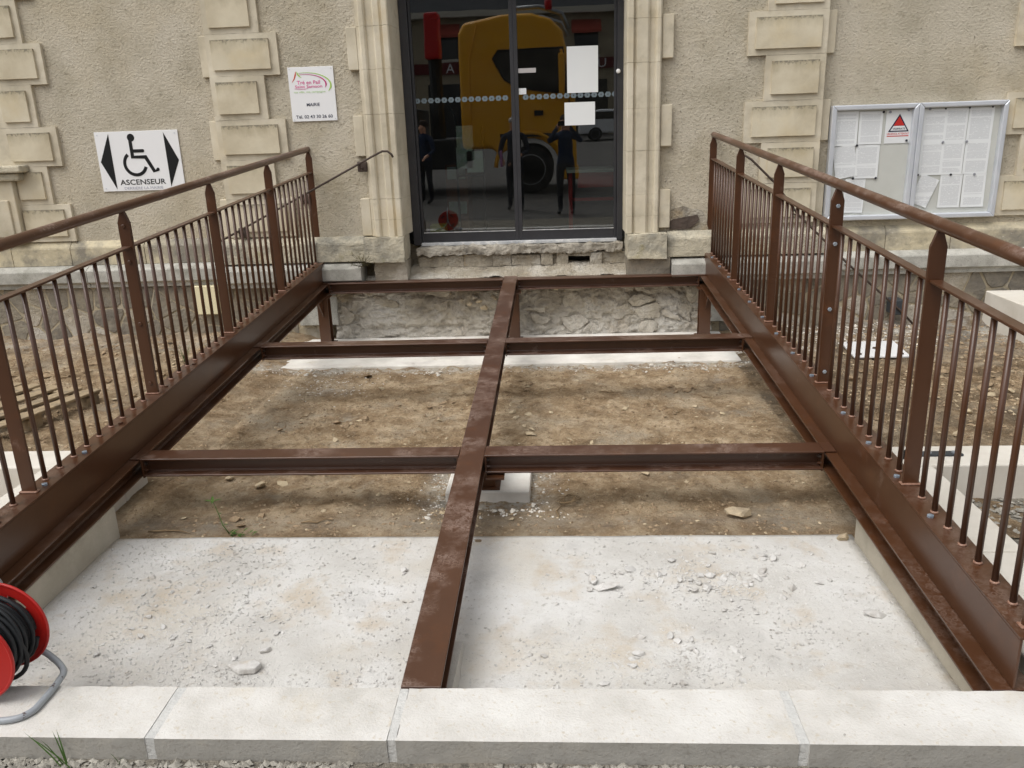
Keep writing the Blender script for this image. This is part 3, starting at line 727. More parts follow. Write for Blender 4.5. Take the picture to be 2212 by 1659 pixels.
kerb = thing('limestone_kerb', 'long pale limestone kerb of dressed blocks in front of the white slab', 'kerb', (-.3, -5.69, .1))
kx = [(-3.5, -2.41), (-2.385, -1.208), (-1.178, -.506), (-.48, .634), (.662, 1.9), (1.925, 3.1)]
for i, (a, b) in enumerate(kx):
    j = random.uniform(-.003, .003)
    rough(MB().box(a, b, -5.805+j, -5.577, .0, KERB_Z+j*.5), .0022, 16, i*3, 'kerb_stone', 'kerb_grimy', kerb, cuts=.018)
    if i < len(kx)-1: rough(MB().box(b+.0005, kx[i+1][0]-.0005, -5.801, -5.58, .0, KERB_Z-.0015), .0015, 12, i*5+1, 'mortar_joint', 'kerb_mortar', kerb, cuts=.02)
def lowwall(label, boxes, loc):
    t = thing('low_stone_wall', label, 'wall', loc, 'low limestone walls round the planting beds')
    for b in boxes:
        m = MB()
        if len(b) == 8: x0, x1, y0, y1, z0, z1, s0, s1 = b
        else: x0, x1, y0, y1, z0, z1 = b
        if len(b) == 8: m.add([(x, y, z) for y, zt in ((y0, s0), (y1, s1)) for z in (z0, zt) for x in (x0, x1)], [(0,1,3,2),(4,6,7,5),(0,4,5,1),(2,3,7,6),(0,2,6,4),(1,5,7,3)])
        else: m.box(*b)
        m.build('wall_stone', 'wall_face' if len(b) == 8 else 'limestone_wall', t, bevel=.008)
# blocks that carry the two girders, cut to the slope, and the wing walls beside them
lowwall('pale limestone wall with a black hinge on its corner beside the right girder',
        [(1.297, 1.43, -5.574, -4.30, -.1, 0, zr(-5.574)-.094, zr(-4.30)-.094), (1.434, 1.785, -5.574, -4.75, -.1, KERB_Z), (1.434, 1.785, -4.745, -3.91, -.1, KERB_Z), (1.434, 2.6, -3.905, -3.655, -.1, KERB_Z), (2.605, 4.2, -3.905, -3.655, -.1, KERB_Z), (4.205, 6.2, -3.905, -3.655, -.1, KERB_Z)], (1.6, -4.4, 0))
lowwall('pale limestone wall next to the left girder, in front of the wooden pallet',
        [(-2.30, -2.127, -5.574, -4.22, -.1, 0, zr(-5.574)-.094, zr(-4.22)-.094), (-2.72, -2.304, -5.574, -4.72, -.1, KERB_Z), (-2.72, -2.304, -4.715, -3.815, -.1, KERB_Z), (-3.55, -2.304, -3.81, -3.57, -.1, KERB_Z), (-4.9, -3.555, -3.81, -3.57, -.1, KERB_Z), (-6.3, -4.905, -3.81, -3.57, -.1, KERB_Z)], (-2.5, -4.4, 0))
lowwall('pale limestone wall running out from the town hall below the notice board',
        [(3.80, 4.12, -1.9, -.19, -.1, .36), (3.80, 4.12, -3.6, -1.905, -.1, .36)], (3.95, -1.9, 0))
hg = thing('gate_hinge', 'black flat steel hinge plate bolted on the wall corner', 'hinge', (1.75, -3.8, KERB_Z))
MB().box(1.70, 1.98, -3.80, -3.75, KERB_Z+.001, KERB_Z+.012).build('plate', 'dark_plastic', hg, bevel=.003)
for bx in (1.82, 1.94): MB().lathe([(0, .014), (.008, .012)], (bx, -3.775, KERB_Z+.011), 'z', 8).build('bolt', 'zinc', hg)
MB().lathe([(-.06, .022), (.02, .022)], (1.70, -3.82, KERB_Z+.02), 'z', 12).build('pivot', 'truck_dark', hg, smooth=True)

# ================================================================== STEEL RAMP FRAME
ramp = thing('ramp_frame', 'brown painted steel ramp frame of girders and cross beams, still without decking', 'ramp', (-.43, -2.8, 0))
def ibeam(mb, p0, p1, w, h, side, tf=.009, tw=.007, up=Vector((0, 0, 1))):
    """I section from p0 to p1 (centre of the top face), side = width direction, height hangs down"""
    p0, p1, side = Vector(p0), Vector(p1), Vector(side)
    prof = [(-w/2, 0), (w/2, 0), (w/2, -tf), (tw/2+.008, -tf), (tw/2, -tf-.008), (tw/2, -h+tf+.008), (tw/2+.008, -h+tf), (w/2, -h+tf), (w/2, -h), (-w/2, -h), (-w/2, -h+tf), (-tw/2-.008, -h+tf), (-tw/2, -h+tf+.008), (-tw/2, -tf-.008), (-tw/2-.008, -tf), (-w/2, -tf)]
    mb.prism([p0+side*a+up*b for a, b in prof], [p1+side*a+up*b for a, b in prof]); return mb
XL, XR, XM = -2.175, 1.312, -.445
Y0, Y1 = -5.572, -.055
part(ibeam(MB(), (XM, Y0, zr(Y0)), (XM, -.105, zr(-.105)), .124, .092, (1, 0, 0)), 'centre_beam', 'brown_dusty', ramp, bevel=.0015, seg=1)
US = .178                                         # upstand above the grid
GIR = {}
for sgn, X in ((-1, XL), (1, XR)):
    g = part(ibeam(MB(), (X-sgn*-.006, Y0, zr(Y0)), (X-sgn*-.006, Y1, zr(Y1)), .12, .092, (1, 0, 0)), 'side_girder', 'brown_paint', ramp, bevel=.0015, seg=1)
    GIR[sgn] = g
    def pr(x0, x1, za, zb):
        a, b = sorted((x0, x1))
        return MB().prism([(a, Y0, zr(Y0)+za), (b, Y0, zr(Y0)+za), (b, Y0, zr(Y0)+zb), (a, Y0, zr(Y0)+zb)], [(a, Y1, zr(Y1)+za), (b, Y1, zr(Y1)+za), (b, Y1, zr(Y1)+zb), (a, Y1, zr(Y1)+zb)])
    pr(X, X+sgn*.008, .001, US-.0105).build('upstand', 'brown_paint', g, bevel=.002)
    pr(X-sgn*.001, X+sgn*.102, US-.01, US).build('top_plate', 'brown_paint', g, bevel=.002)
cross_y = (-.215, -2.075, -3.89)
for k, y in enumerate(cross_y):
    for xa, xb in ((XL+.002, XM-.064), (XM+.064, XR-.002)):
        left = xb < 0
        m = MB(); z = zr(y)+.004
        ibeam(m, ((xa+.056) if left else xa, y, z), (xb if left else (xb-.056), y, z), .12, .096, (0, 1, 0))
        cb = part(m, 'cross_beam', 'brown_dusty', ramp, bevel=.0015, seg=1)
        # flange tongue lying on the girder ledge
        (MB().box(xa, xa+.0555, y-.06, y+.06, z-.0035, z) if left else MB().box(xb-.0555, xb, y-.06, y+.06, z-.0035, z)).build('flange_end', 'brown_dusty', cb)
        # end plates and bolts
        for ex, s_ in ((xa+.057, 1), (xb-.001, -1)) if left else ((xa+.001, 1), (xb-.057, -1)):
            a, b = sorted((ex, ex+s_*.008)); MB().box(a, b, y-.058, y+.058, z-.103, z-.0105).build('end_plate', 'brown_paint', cb)
            for by in (-.034, .034):
                for bz in (-.035, -.07):
                    MB().lathe([(0, .009), (s_*.007, .009), (s_*.0075, .005), (s_*.016, .005)], (ex+s_*.008, y+by, z+bz), 'x', 6).build('bolt', 'brown_paint' if (by < 0) == (bz < -.06) else 'iron', cb)
def leg(x, y, z0, gus=0):
    zt = zr(y)-.094
    m = MB(); prof = [(-.05, -.05), (.05, -.05), (.05, -.042), (.006, -.042), (.004, .042), (.05, .042), (.05, .05), (-.05, .05), (-.05, .042), (-.004, .042), (-.006, -.042), (-.05, -.042)]
    m.prism([(x+a, y+b, z0+.011) for a, b in prof], [(x+a, y+b, zt-.009) for a, b in prof])
    l_ = part(m, 'leg', 'brown_paint', ramp, bevel=.0015, seg=1)
    MB().box(x-.075, x+.075, y-.075, y+.075, z0+.001, z0+.0105).build('base_plate', 'brown_paint', l_, bevel=.002)
    MB().box(x-.07, x+.07, y-.07, y+.07, zt-.0085, zt).build('cap_plate', 'brown_paint', l_, bevel=.002)
    if gus:
        zt2 = zt-.01
        MB().prism([(x-.004, y-.051, zt2), (x-.004, y-.051, zt2-.17), (x-.004, y-.19, zt2-.012)], [(x+.004, y-.051, zt2), (x+.004, y-.051, zt2-.17), (x+.004, y-.19, zt2-.012)]).build('gusset', 'brown_rail', l_)
leg(XL+.016, -.33, .03, 1); leg(XR-.016, -.33, .03, 1); leg(XM+.03, -.33, .03); leg(XM+.045, -3.70, .108)
part(MB().box(XM+.07, XM+.16, -3.98, -3.80, zr(-3.89)-.116, zr(-3.89)-.104), 'bracket_plate', 'brown_paint', ramp, bevel=.002)

for xh in (XM, ):
    o = rough(MB().prism([(xh-.08, -5.57, SLAB_Z-.01), (xh+.09, -5.57, SLAB_Z-.01), (xh+.075, -5.57, zr(-5.57)-.094), (xh-.07, -5.57, zr(-5.57)-.094)], [(xh-.07, -5.1, SLAB_Z-.01), (xh+.078, -5.1, SLAB_Z-.01), (xh+.07, -5.1, SLAB_Z+.02), (xh-.062, -5.1, SLAB_Z+.02)]), .004, 12, 3, 'mortar_bed', 'slab', None, cuts=.02)
    tag(o, 'rough mortar wedge bedding the foot of the centre beam on the slab', 'mortar')

# ================================================================== RAILINGS
def railing(label, X, sgn, plain):
    t = thing('railing', label, 'railing', (X, -2.8, zr(-2.8)+US), 'railings along both sides of the ramp')
    xb = X+sgn*.0625 if sgn < 0 else X+sgn*.058
    dz = .008 if sgn > 0 else 0
    posts = [-.065, -1.206, -2.348, -3.48, -4.622]; end = -5.52
    hw = .031
    def post(y, bolted):
        z0 = zr(y)+US; zs_, zt = zr(y)+1.105+dz, zr(y)+1.162+dz
        prof = [(-hw, z0), (hw, z0), (hw, zs_), (hw*.28, zt+.008), (-hw*.28, zt+.008), (-hw, zs_)]
        def bar(ya, yb): return MB().prism([(xb+a, ya, z) for a, z in prof], [(xb+a, yb, z) for a, z in prof])
        if bolted:
            p = bar(y-.0105, y-.0005).build('post', 'brown_rail', t, bevel=.0015, seg=1); bar(y+.0005, y+.0105).build('post_half', 'brown_rail', p, bevel=.0015, seg=1)
            for h in (1.088, .903, .572, .241):
                MB().lathe([(0, .0105), (-.007, .0105), (-.008, .0085)], (xb, y-.0105, zr(y)+h), 'y', 6).build('bolt', 'brown_rail' if plain else 'zinc', p)
        else:
            p = bar(y-.006, y+.006).build('post', 'brown_rail', t, bevel=.0015, seg=1)
        MB().box(xb-hw-.008, xb+hw+.008, y-.016, y+.016, z0+.0005-abs(RAMP)*.016, z0+.007).build('weld_plate', 'weld', p, bevel=.003)
    for i, y in enumerate(posts): post(y, i == 3)
    post(end, False)
    # balusters: one mesh, shared
    def rail_seg(ya, yb, za, zb, hwid, mat, name):
        return MB().prism([(xb-hwid, ya, zr(ya)+za), (xb+hwid, ya, zr(ya)+za), (xb+hwid, ya, zr(ya)+zb), (xb-hwid, ya, zr(ya)+zb)], [(xb-hwid, yb, zr(yb)+za), (xb+hwid, yb, zr(yb)+za), (xb+hwid, yb, zr(yb)+zb), (xb-hwid, yb, zr(yb)+zb)]).build(name, mat, t, bevel=.0015, seg=1)
    ys = posts+[end]
    proto = None
    for a, b in zip(ys, ys[1:]):
        rail_seg(b+.011, a-.011, .976+dz, .986+dz, .022, 'brown_rail', 'mid_rail')
        n = 10 if b != end else 8
        for k in range(1, n):
            y = a+(b-a)*k/n
            if proto is None:
                proto = MB().tube([(xb, y, zr(y)+US-.002), (xb, y, zr(y)+.9765)], .0105, 10).build('baluster', 'brown_rail', t, smooth=False)
                for f in proto.data.polygons: f.use_smooth = len(f.vertices) == 4
                yp = y
                col = MB().lathe([(0, .016), (.005, .0145), (.007, .011)], (xb, y, zr(y)+US), 'z', 8).build('weld_collar', 'weld', proto, smooth=True)
            else:
                c = proto.copy(); link(c, t); c.location = proto.location+Vector((0, y-yp, zr(y)-zr(yp)))
                d = col.copy(); link(d, c)
    # bolts that hold the railing foot to the girder
    for y in (-.36, -.72, -1.10, -1.50, -1.86, -2.25, -2.62, -3.0, -3.38, -3.9, -4.24, -4.56, -4.88):
        if plain: mt = 'blue_bolt' if y in (-4.24, -4.56) else 'brown_rail'
        else: mt = 'blue_bolt'
        MB().lathe([(0, .0125), (.008, .0125), (.009, .010)], (xb-sgn*.028, y, zr(y)+US-.0005), 'z', 6).build('foot_bolt', mt, t)
    zc = 1.162+dz+.021
    pts = [(xb, -.035, zr(-.035)+zc)] + [(xb, -.07-k*.5, zr(-.07-k*.5)+zc) for k in range(11)] + [(xb, end-.06, zr(end-.06)+zc)]
    rr = [.016]+[.0245]*11+[.0245]
    pts = [(xb, -.028, zr(-.028)+zc)] + pts; rr = [.002, .019]+[.0245]*12
    h = MB().tube(pts, rr[:len(pts)], 16).build('handrail', 'brown_handrail', t, smooth=True)
    return t
railing('brown steel railing with plain brown bolts on the girder beside the wooden pallet', XL, -1, True)
railing('brown steel railing with bright zinc bolts on the girder beside the notice board', XR, 1, False)

# ================================================================== WALL HANDRAILS
def wallrail(label, pts, brackets, box=None):
    t = thing('iron_handrail', label, 'handrail', pts[1], 'thin iron handrails left over from the old steps')
    MB().tube(pts, .0095, 8).build('rail', 'iron', t, smooth=True)
    for (x, y, z, w_) in brackets:
        MB().box(x-.045, x+.045, w_-.018, w_, z-.075, z+.015).build('bracket', 'iron', t, bevel=.012)
        MB().tube([(x, w_-.01, z-.04), (x, y+.01, z-.045), (x, y, z-.008)], .008, 6).build('bracket_arm', 'iron', t)
    return t
wallrail('thin rusty iron handrail with hooked end beside the left door jamb',
         [(-1.44, -.225, 1.675), (-1.45, -.225, 1.70), (-1.485, -.225, 1.728), (-1.53, -.225, 1.73), (-1.60, -.225, 1.70), (-2.2, -.225, 1.41), (-3.12, -.225, .97)],
         [(-1.74, -.225, 1.63, -.12), (-2.30, -.225, 1.36, -.07), (-2.9, -.225, 1.075, -.12)])
wallrail('thin dark iron handrail sloping steeply down the wall behind the right railing',
         [(1.60, -.27, 1.60), (1.66, -.27, 1.56), (1.88, -.27, 1.35), (2.08, -.27, 1.09), (2.55, -.27, .64), (3.04, -.27, .215), (3.22, -.27, .03)],
         [(2.08, -.27, 1.12, -.1), (2.56, -.27, .66, -.1)])
o = MB().box(2.98, 3.08, -.26, -.10, .17, .30).build('junction_box', 'dark_plastic', bevel=.006); tag(o, 'small dark grey box on the stone base under the sloping handrail', 'box')
o = MB().box(-3.445, -3.215, -.16, -.09, .29, .565).build('meter_cover', 'cream_plastic', bevel=.008); tag(o, 'plain cream square cover on the rubble base behind the left railing', 'cover')

# ================================================================== LETTERING AND SIGNS
def text(s, x0, x1, z0, z1, y, mat, name, parent, depth=.0012, bold=0):
    """flat lettering stretched into a box on a vertical face that looks towards -Y"""
    cu = bpy.data.curves.new('t', 'FONT'); cu.body = s; cu.size = 1; cu.resolution_u = 3; cu.offset = bold
    ob = bpy.data.objects.new('t', cu); C.objects.link(ob)
    bpy.context.view_layer.update()
    me = bpy.data.meshes.new_from_object(ob.evaluated_get(bpy.context.evaluated_depsgraph_get()))
    bpy.data.objects.remove(ob); bpy.data.curves.remove(cu)
    xs = [v.co.x for v in me.vertices]; ys_ = [v.co.y for v in me.vertices]
    a, b, c, d = min(xs), max(xs), min(ys_), max(ys_); off = wloc(parent)
    for v in me.vertices:
        u = (v.co.x-a)/(b-a); w_ = (v.co.y-c)/(d-c)
        v.co = Vector((x0+(x1-x0)*u, y, z0+(z1-z0)*w_))-off
    me.materials.clear(); me.materials.append(MAT[mat]); me.name = name
    return link(bpy.data.objects.new(name, me), parent)
def flat(pts, y, mat, name, parent, d=.0012):
    return MB().prism([(x, y, z) for x, z in pts], [(x, y+d, z) for x, z in pts]).build(name, mat, parent)
def stroke(path, r, y, mat, name, parent, caps=True):
    """a thick flat stroke with round ends"""
    L, Rr = [], []
    P = [Vector((a, 0, b)) for a, b in path]
    rad = r if isinstance(r, list) else [r]*len(P)
    for i, p in enumerate(P):
        t = ((P[min(i+1, len(P)-1)]-P[max(i-1, 0)])).normalized(); n = Vector((-t.z, 0, t.x))
        m = 1
        if 0 < i < len(P)-1:
            ta = (P[i]-P[i-1]).normalized(); m = 1/max(.5, abs(n.dot(Vector((-ta.z, 0, ta.x)))))
        L.append(p+n*rad[i]*m); Rr.append(p-n*rad[i]*m)
    def cap(p, t, n, r_):
        return [p+(n*math.cos(a)+t*math.sin(a))*r_ for a in [math.pi*k/8 for k in range(1, 8)]]
    out = list(L)
    if caps:
        t = (P[-1]-P[-2]).normalized(); n = Vector((-t.z, 0, t.x)); out += cap(P[-1], t, n, rad[-1])
    out += Rr[::-1]
    if caps:
        t = -(P[1]-P[0]).normalized(); n = Vector((-t.z, 0, t.x)); out += cap(P[0], t, n, rad[0])
    return flat([(p.x, p.z) for p in out], y, mat, name, parent)
def arc(cx, cz, rx, rz, a0, a1, n=24): return [(cx+rx*math.cos(R_(a0+(a1-a0)*k/n)), cz+rz*math.sin(R_(a0+(a1-a0)*k/n))) for k in range(n+1)]

sg = thing('lift_sign', 'white wheelchair sign reading ASCENSEUR with two black arrows on the render', 'sign', (-3.83, 0, 1.71))
MB().box(-4.218, -3.436, -.012, -.004, 1.445, 1.974).build('panel', 'sign_white', sg, bevel=.002)
ys = -.0138
flat([(-4.084, 1.957), (-4.196, 1.710), (-4.082, 1.462)], ys, 'black', 'arrow', sg); flat([(-3.570, 1.956), (-3.567, 1.474), (-3.458, 1.709)], ys, 'black', 'arrow', sg)
flat(arc(-3.879, 1.918, .034, .034, 0, 345, 23), ys, 'black', 'pictogram', sg)
stroke([(-3.889, 1.90), (-3.889, 1.747), (-3.768, 1.745), (-3.703, 1.615), (-3.668, 1.631)], .0155, ys-.0003, 'black', 'pictogram', sg)
stroke([(-3.885, 1.800), (-3.785, 1.800)], .0145, ys-.0006, 'black', 'pictogram', sg)
stroke(arc(-3.873, 1.688, .1, .1, 126, 342, 28), .0145, ys, 'black', 'pictogram', sg, caps=False)
text('ASCENSEUR', -4.045, -3.612, 1.500, 1.548, ys, 'black', 'lettering', sg, bold=.012)
text('DERRIÈRE LA MAIRIE', -4.012, -3.645, 1.458, 1.488, ys, 'grey_print', 'lettering', sg)
for x in (-4.19, -3.465):
    for z in (1.472, 1.946): MB().lathe([(0, .006), (-.002, .006)], (x, -.012, z), 'y', 8).build('screw', 'alu', sg)

sg = thing('mairie_sign', 'white town hall plate with a pink and green logo and the telephone number', 'sign', (-2.14, YC, 2.23))
MB().box(-2.342, -1.937, YC-.012, YC-.004, 2.003, 2.455).build('panel', 'sign_white', sg, bevel=.002)
ys = YC-.0138
text('MAIRIE', -2.2, -2.083, 2.129, 2.156, ys, 'dark_print', 'lettering', sg, bold=.012)
text('Tél. 02 43 30 26 60', -2.306, -1.977, 2.028, 2.056, ys, 'dark_print', 'lettering', sg, bold=.012)
text('Tré en Pail', -2.268, -2.063, 2.312, 2.343, ys, 'pink_print', 'lettering', sg, bold=.012)
text('Saint Samson', -2.288, -2.046, 2.282, 2.306, ys, 'pink_print', 'lettering', sg, bold=.012)
text('ma ville, ma campagne', -2.303, -2.022, 2.236, 2.258, ys, 'pale_green_print', 'lettering', sg, bold=.012)
def taper(n, a): return [a*(.12+.88*(math.sin(math.pi*min(1, .15+.62*k/n)))) for k in range(n+1)]
pa = arc(-2.2, 2.31, .19, .084, 105, -20, 20); stroke(pa, [.0012+.0075*(k/20)**1.5 for k in range(17)]+[.007, .005, .003, .0012], ys, 'magenta', 'emblem', sg, caps=False)
pa = arc(-2.19, 2.302, .222, .106, 105, -28, 20); stroke(pa, [.0012+.0078*(k/20)**1.3 for k in range(17)]+[.008, .006, .004, .0014], ys-.0002, 'green_print', 'emblem', sg, caps=False)
stroke([(-2.311, 2.330), (-2.288, 2.362), (-2.276, 2.392), (-2.270, 2.420)], [.001, .0045, .006, .0015], ys, 'orange_print', 'emblem', sg, caps=False)
stroke([(-2.264, 2.420), (-2.256, 2.398), (-2.243, 2.382), (-2.224, 2.367)], [.001, .0065, .0055, .001], ys-.0002, 'green_print', 'emblem', sg, caps=False)
stroke([(-2.30, 2.279), (-2.25, 2.272), (-2.2, 2.273), (-2.17, 2.281)], [.0006, .0014, .0016, .0006], ys, 'pink_print', 'emblem', sg, caps=False)
for x in (-2.325, -1.955):
    for z in (2.02, 2.438): MB().lathe([(0, .005), (-.002, .005)], (x, YC-.012, z), 'y', 8).build('screw', 'alu', sg)

# notice board: two framed glazed panels
nb = thing('notice_board', 'wide silver notice board of two glazed panels full of pinned notices', 'notice board', (3.1, 0, 1.5))
NBY = -.075
MB().box(2.40, 3.815, -.02, -.001, 1.03, 1.945).build('backing', 'board_back', nb)
for x0, x1 in ((2.370, 3.101), (3.103, 3.845)):
    z0, z1 = .998, 1.977; w_ = .042
    fr = None
    for a in (((x0, z0), (x1, z0), (x1-w_, z0+w_), (x0+w_, z0+w_)), ((x0, z1), (x0+w_, z1-w_), (x1-w_, z1-w_), (x1, z1)), ((x0, z0), (x0+w_, z0+w_), (x0+w_, z1-w_), (x0, z1)), ((x1, z0), (x1, z1), (x1-w_, z1-w_), (x1-w_, z0+w_))):
        b = MB().prism([(p, NBY, q) for p, q in a], [(p, -.002, q) for p, q in a]).build('frame_bar', 'alu', nb, bevel=.009, seg=3)
    MB().box(x0+w_-.005, x1-w_+.005, NBY+.022, NBY+.026, z0+w_-.005, z1-w_+.005).build('pane', 'board_glass', nb)
def sheet_of(label, x, z, w_, h, rot=0, mat='printed_paper', y=-.0235, name='paper_sheet'):
    """a pinned sheet, centre x z, slightly curled"""
    m = MB(); nx, nz_ = 6, 8; c, s_ = math.cos(rot), math.sin(rot)
    curl = random.uniform(.001, .006)
    for j in range(nz_+1):
        for i in range(nx+1):
            u, v = (i/nx-.5)*w_, (j/nz_-.5)*h
            yy = y-curl*((1-j/nz_)**2)*(1+.5*math.sin(i*1.3))-.001
            m.v.append(Vector((x+u*c-v*s_, yy, z+u*s_+v*c)))
    for j in range(nz_):
        for i in range(nx): a = j*(nx+1)+i; m.f.append((a, a+1, a+nx+2, a+nx+1))
    o = m.build(name, mat, None, smooth=True, fix=False); tag(o, label, 'paper', 'sheets pinned in the notice board'); return o
A = 'printed sheet in '
sheet_of(A+'the left board panel, top corner away from the triangle notice', 2.512, 1.783, .198, .288)
sheet_of(A+'the left board panel, right beside the triangle notice', 2.719, 1.783, .198, .272)
sheet_of(A+'the left board panel, hanging askew', 2.525, 1.505, .19, .275, .16, y=-.0275)
sheet_of(A+'the left board panel, straight, beside the askew sheet', 2.713, 1.50, .202, .285, -.01, y=-.025)
sheet_of(A+'the left board panel, lowest of the sheets there', 2.628, 1.208, .175, .293, -.03)
for i, x in enumerate((3.262, 3.44, 3.645)):
    for j, z in enumerate((1.783, 1.508)):
        sheet_of(A+'the right board panel, %s of the %s row' % (('by the middle bar', 'middle one', 'by the outer bar')[i], ('top', 'second')[j]), x, z, (.198, .19, .21)[i], .279, random.uniform(-.01, .01), y=-.0235-.002*j)
sheet_of(A+'the right board panel, hanging by one corner', 3.23, 1.235, .165, .255, -.38, y=-.027)
sheet_of(A+'the right board panel, lowest row beside the askew sheet', 3.455, 1.23, .19, .292, -.01, y=-.0255)
sheet_of(A+'the right board panel, lowest row by the outer bar', 3.655, 1.228, .195, .288, 0, y=-.0255)
vg = thing('warning_notice', 'white notice with red and black triangle reading VIGIPIRATE in the board', 'notice', (2.95, -.02, 1.79))
MB().box(2.845, 3.06, -.0262, -.0248, 1.648, 1.925).build('sheet', 'paper', vg)
yv = -.0275
flat([(2.958, 1.892), (2.871, 1.744), (3.047, 1.744)], yv, 'navy', 'triangle', vg); flat([(2.958, 1.872), (2.913, 1.795), (3.004, 1.795)], yv-.0008, 'vig_red', 'triangle_top', vg)
flat([(2.912, 1.7925), (2.889, 1.754), (3.029, 1.754), (3.006, 1.7925)], yv-.0008, 'paper', 'triangle_foot', vg)
text('VIGIPIRATE', 2.905, 3.013, 1.761, 1.777, yv-.0024, 'navy', 'lettering', vg, bold=.012); text('URGENCE ATTENTAT', 2.863, 3.05, 1.719, 1.735, yv, 'vig_red', 'lettering', vg, bold=.012)
flat([(2.864, 1.705), (3.048, 1.705), (3.048, 1.712), (2.864, 1.712)], yv, 'vig_red', 'underline', vg)
mags = [(2.817,1.912,0),(2.872,1.909,1),(3.028,1.922,1),(3.034,1.669,0),(2.615,1.640,0),(2.605,1.360,0),(2.801,1.358,0),(3.336,1.921,0),(3.536,1.922,0),(3.727,1.923,0),(3.344,1.644,1),(3.545,1.643,1),(3.444,1.368,0),(3.645,1.366,1),(3.205,1.923,1),(3.160,1.374,0)]
for x, z, k in mags:
    r = .010 if not k else .011
    if z > 1.9 and x > 3.3: r = .007
    o = MB().lathe([(0, r), (-.006, r), (-.0075, r*.7)], (x, -.0295, z), 'y', 12).build('magnet', 'magnet_grey' if k else 'magnet_black')
    tag(o, 'small round grey magnet holding a sheet in the notice board' if k else 'small round black magnet holding a sheet in the notice board', 'magnet', 'grey magnets in the notice board' if k else 'black magnets in the notice board')

# ================================================================== CABLE REEL ON THE KERB
rl = thing('cable_reel', 'red cable reel wound with black cable on a chipped grey tube stand', 'cable reel', (-1.80, -5.6, KERB_Z))
RX, RZ, RB, RF, RR = -1.80, .445, -5.49, -5.668, .15
def flange(y0, y1, holes):
    """disc with oval hand holes: built as a ring of sectors round the holes"""
    n = 64; m = MB(); rad = [.03, .085, .118, .143, RR]
    hole = lambda k: any(abs(((k+.5)*360/n-h+180) % 360-180) < 16 for h in holes)
    def P(r, k, y): a = 2*math.pi*k/n; return (RX+r*math.cos(a), y, RZ+r*math.sin(a))
    for yi, y in ((0, y0), (1, y1)):
        for j in range(4):
            for k in range(n):
                if j == 1 and hole(k): continue
                m.add([P(rad[j], k, y), P(rad[j], k+1, y), P(rad[j+1], k+1, y), P(rad[j+1], k, y)], [(0, 1, 2, 3)])
    for k in range(n):
        m.add([P(RR, k, y0), P(RR, k+1, y0), P(RR, k+1, y1), P(RR, k, y1)], [(0, 1, 2, 3)])
        if hole(k):
            for r in (.085, .118): m.add([P(r, k, y0), P(r, k+1, y0), P(r, k+1, y1), P(r, k, y1)], [(0, 1, 2, 3)])
            for kk in (k, k+1):
                if not hole(kk if kk > k else k-1): m.add([P(.085, kk, y0), P(.118, kk, y0), P(.118, kk, y1), P(.085, kk, y1)], [(0, 1, 2, 3)])
    o = m.build('drum_flange', 'reel_red', rl)
    bm = bmesh.new(); bm.from_mesh(o.data); bmesh.ops.remove_doubles(bm, verts=bm.verts, dist=1e-5); bmesh.ops.recalc_face_normals(bm, faces=bm.faces); bm.to_mesh(o.data); bm.free()
    MB().tube([(RX+RR*math.cos(2*math.pi*k/48), (y0+y1)/2, RZ+RR*math.sin(2*math.pi*k/48)) for k in range(48)], .0055, 8, True).build('rim', 'reel_red', o, smooth=True)
    return o
flange(RB-.003, RB+.003, (50, 140, 230, 320)); flange(RF-.003, RF+.003, (20, 110, 200, 290))
MB().lathe([(RF-RB, .06), (0, .06)], (RX, RB, RZ), 'y', 24).build('drum', 'truck_dark', rl, smooth=True)
MB().lathe([(-.03, .03), (-.025, .042), (.0, .045)], (RX, RF, RZ), 'y', 20).build('hub_cap', 'reel_red', rl, smooth=True)
rr_ = random.Random(5); pts = []
for lay, (rad, nturn) in enumerate(((.098, 9), (.113, 8), (.127, 5))):
    for t in range(nturn*26):
        a = t/26*2*math.pi; fr = t/(nturn*26); fr = fr if lay % 2 == 0 else 1-fr
        y = RF+.016+(RB-RF-.032)*fr+.004*math.sin(a*.7+lay); r = rad+.004*math.sin(a*1.37+lay*2)
        pts.append((RX+r*math.cos(a), y, RZ+r*math.sin(a)))
MB().tube(pts, .0072, 7).build('cable', 'cable', rl, smooth=True)
MB().tube([(RX+(.13+.035*max(0, -math.sin(a)))*math.cos(a), RF+.075+.04*math.sin(a*.5), RZ-.0+(.13+.02*max(0, -math.sin(a)))*math.sin(a)*(1 if math.sin(a) > 0 else 1.02)) for a in [2*math.pi*k/40 for k in range(40)]], .0072, 7, True).build('loose_loop', 'cable', rl, smooth=True)
zt = KERB_Z+.0115
def smooth_path(P, n=6):
    out = []
    P = [Vector(p) for p in P]
    for i in range(len(P)-1):
        p0, p1, p2, p3 = P[max(0, i-1)], P[i], P[i+1], P[min(len(P)-1, i+2)]
        for k in range(n):
            t = k/n
            out.append(.5*((2*p1)+(p2-p0)*t+(2*p0-5*p1+4*p2-p3)*t*t+(3*p1-p0-3*p2+p3)*t**3))
    return out+[P[-1]]
MB().tube(smooth_path([(RX, -5.462, RZ), (RX+.045, -5.462, .37), (-1.68, -5.468, .315), (-1.615, -5.51, zt), (-1.597, -5.57, zt), (-1.592, -5.66, zt), (-1.60, -5.715, zt), (-1.65, -5.747, zt), (-1.80, -5.752, zt), (-1.95, -5.747, zt), (-2.0, -5.715, zt), (-2.01, -5.6, zt), (-1.985, -5.51, zt), (-1.92, -5.468, .315), (RX-.045, -5.462, .37), (RX, -5.462, RZ)]), .0105, 10).build('stand', 'reel_grey', rl, smooth=True)
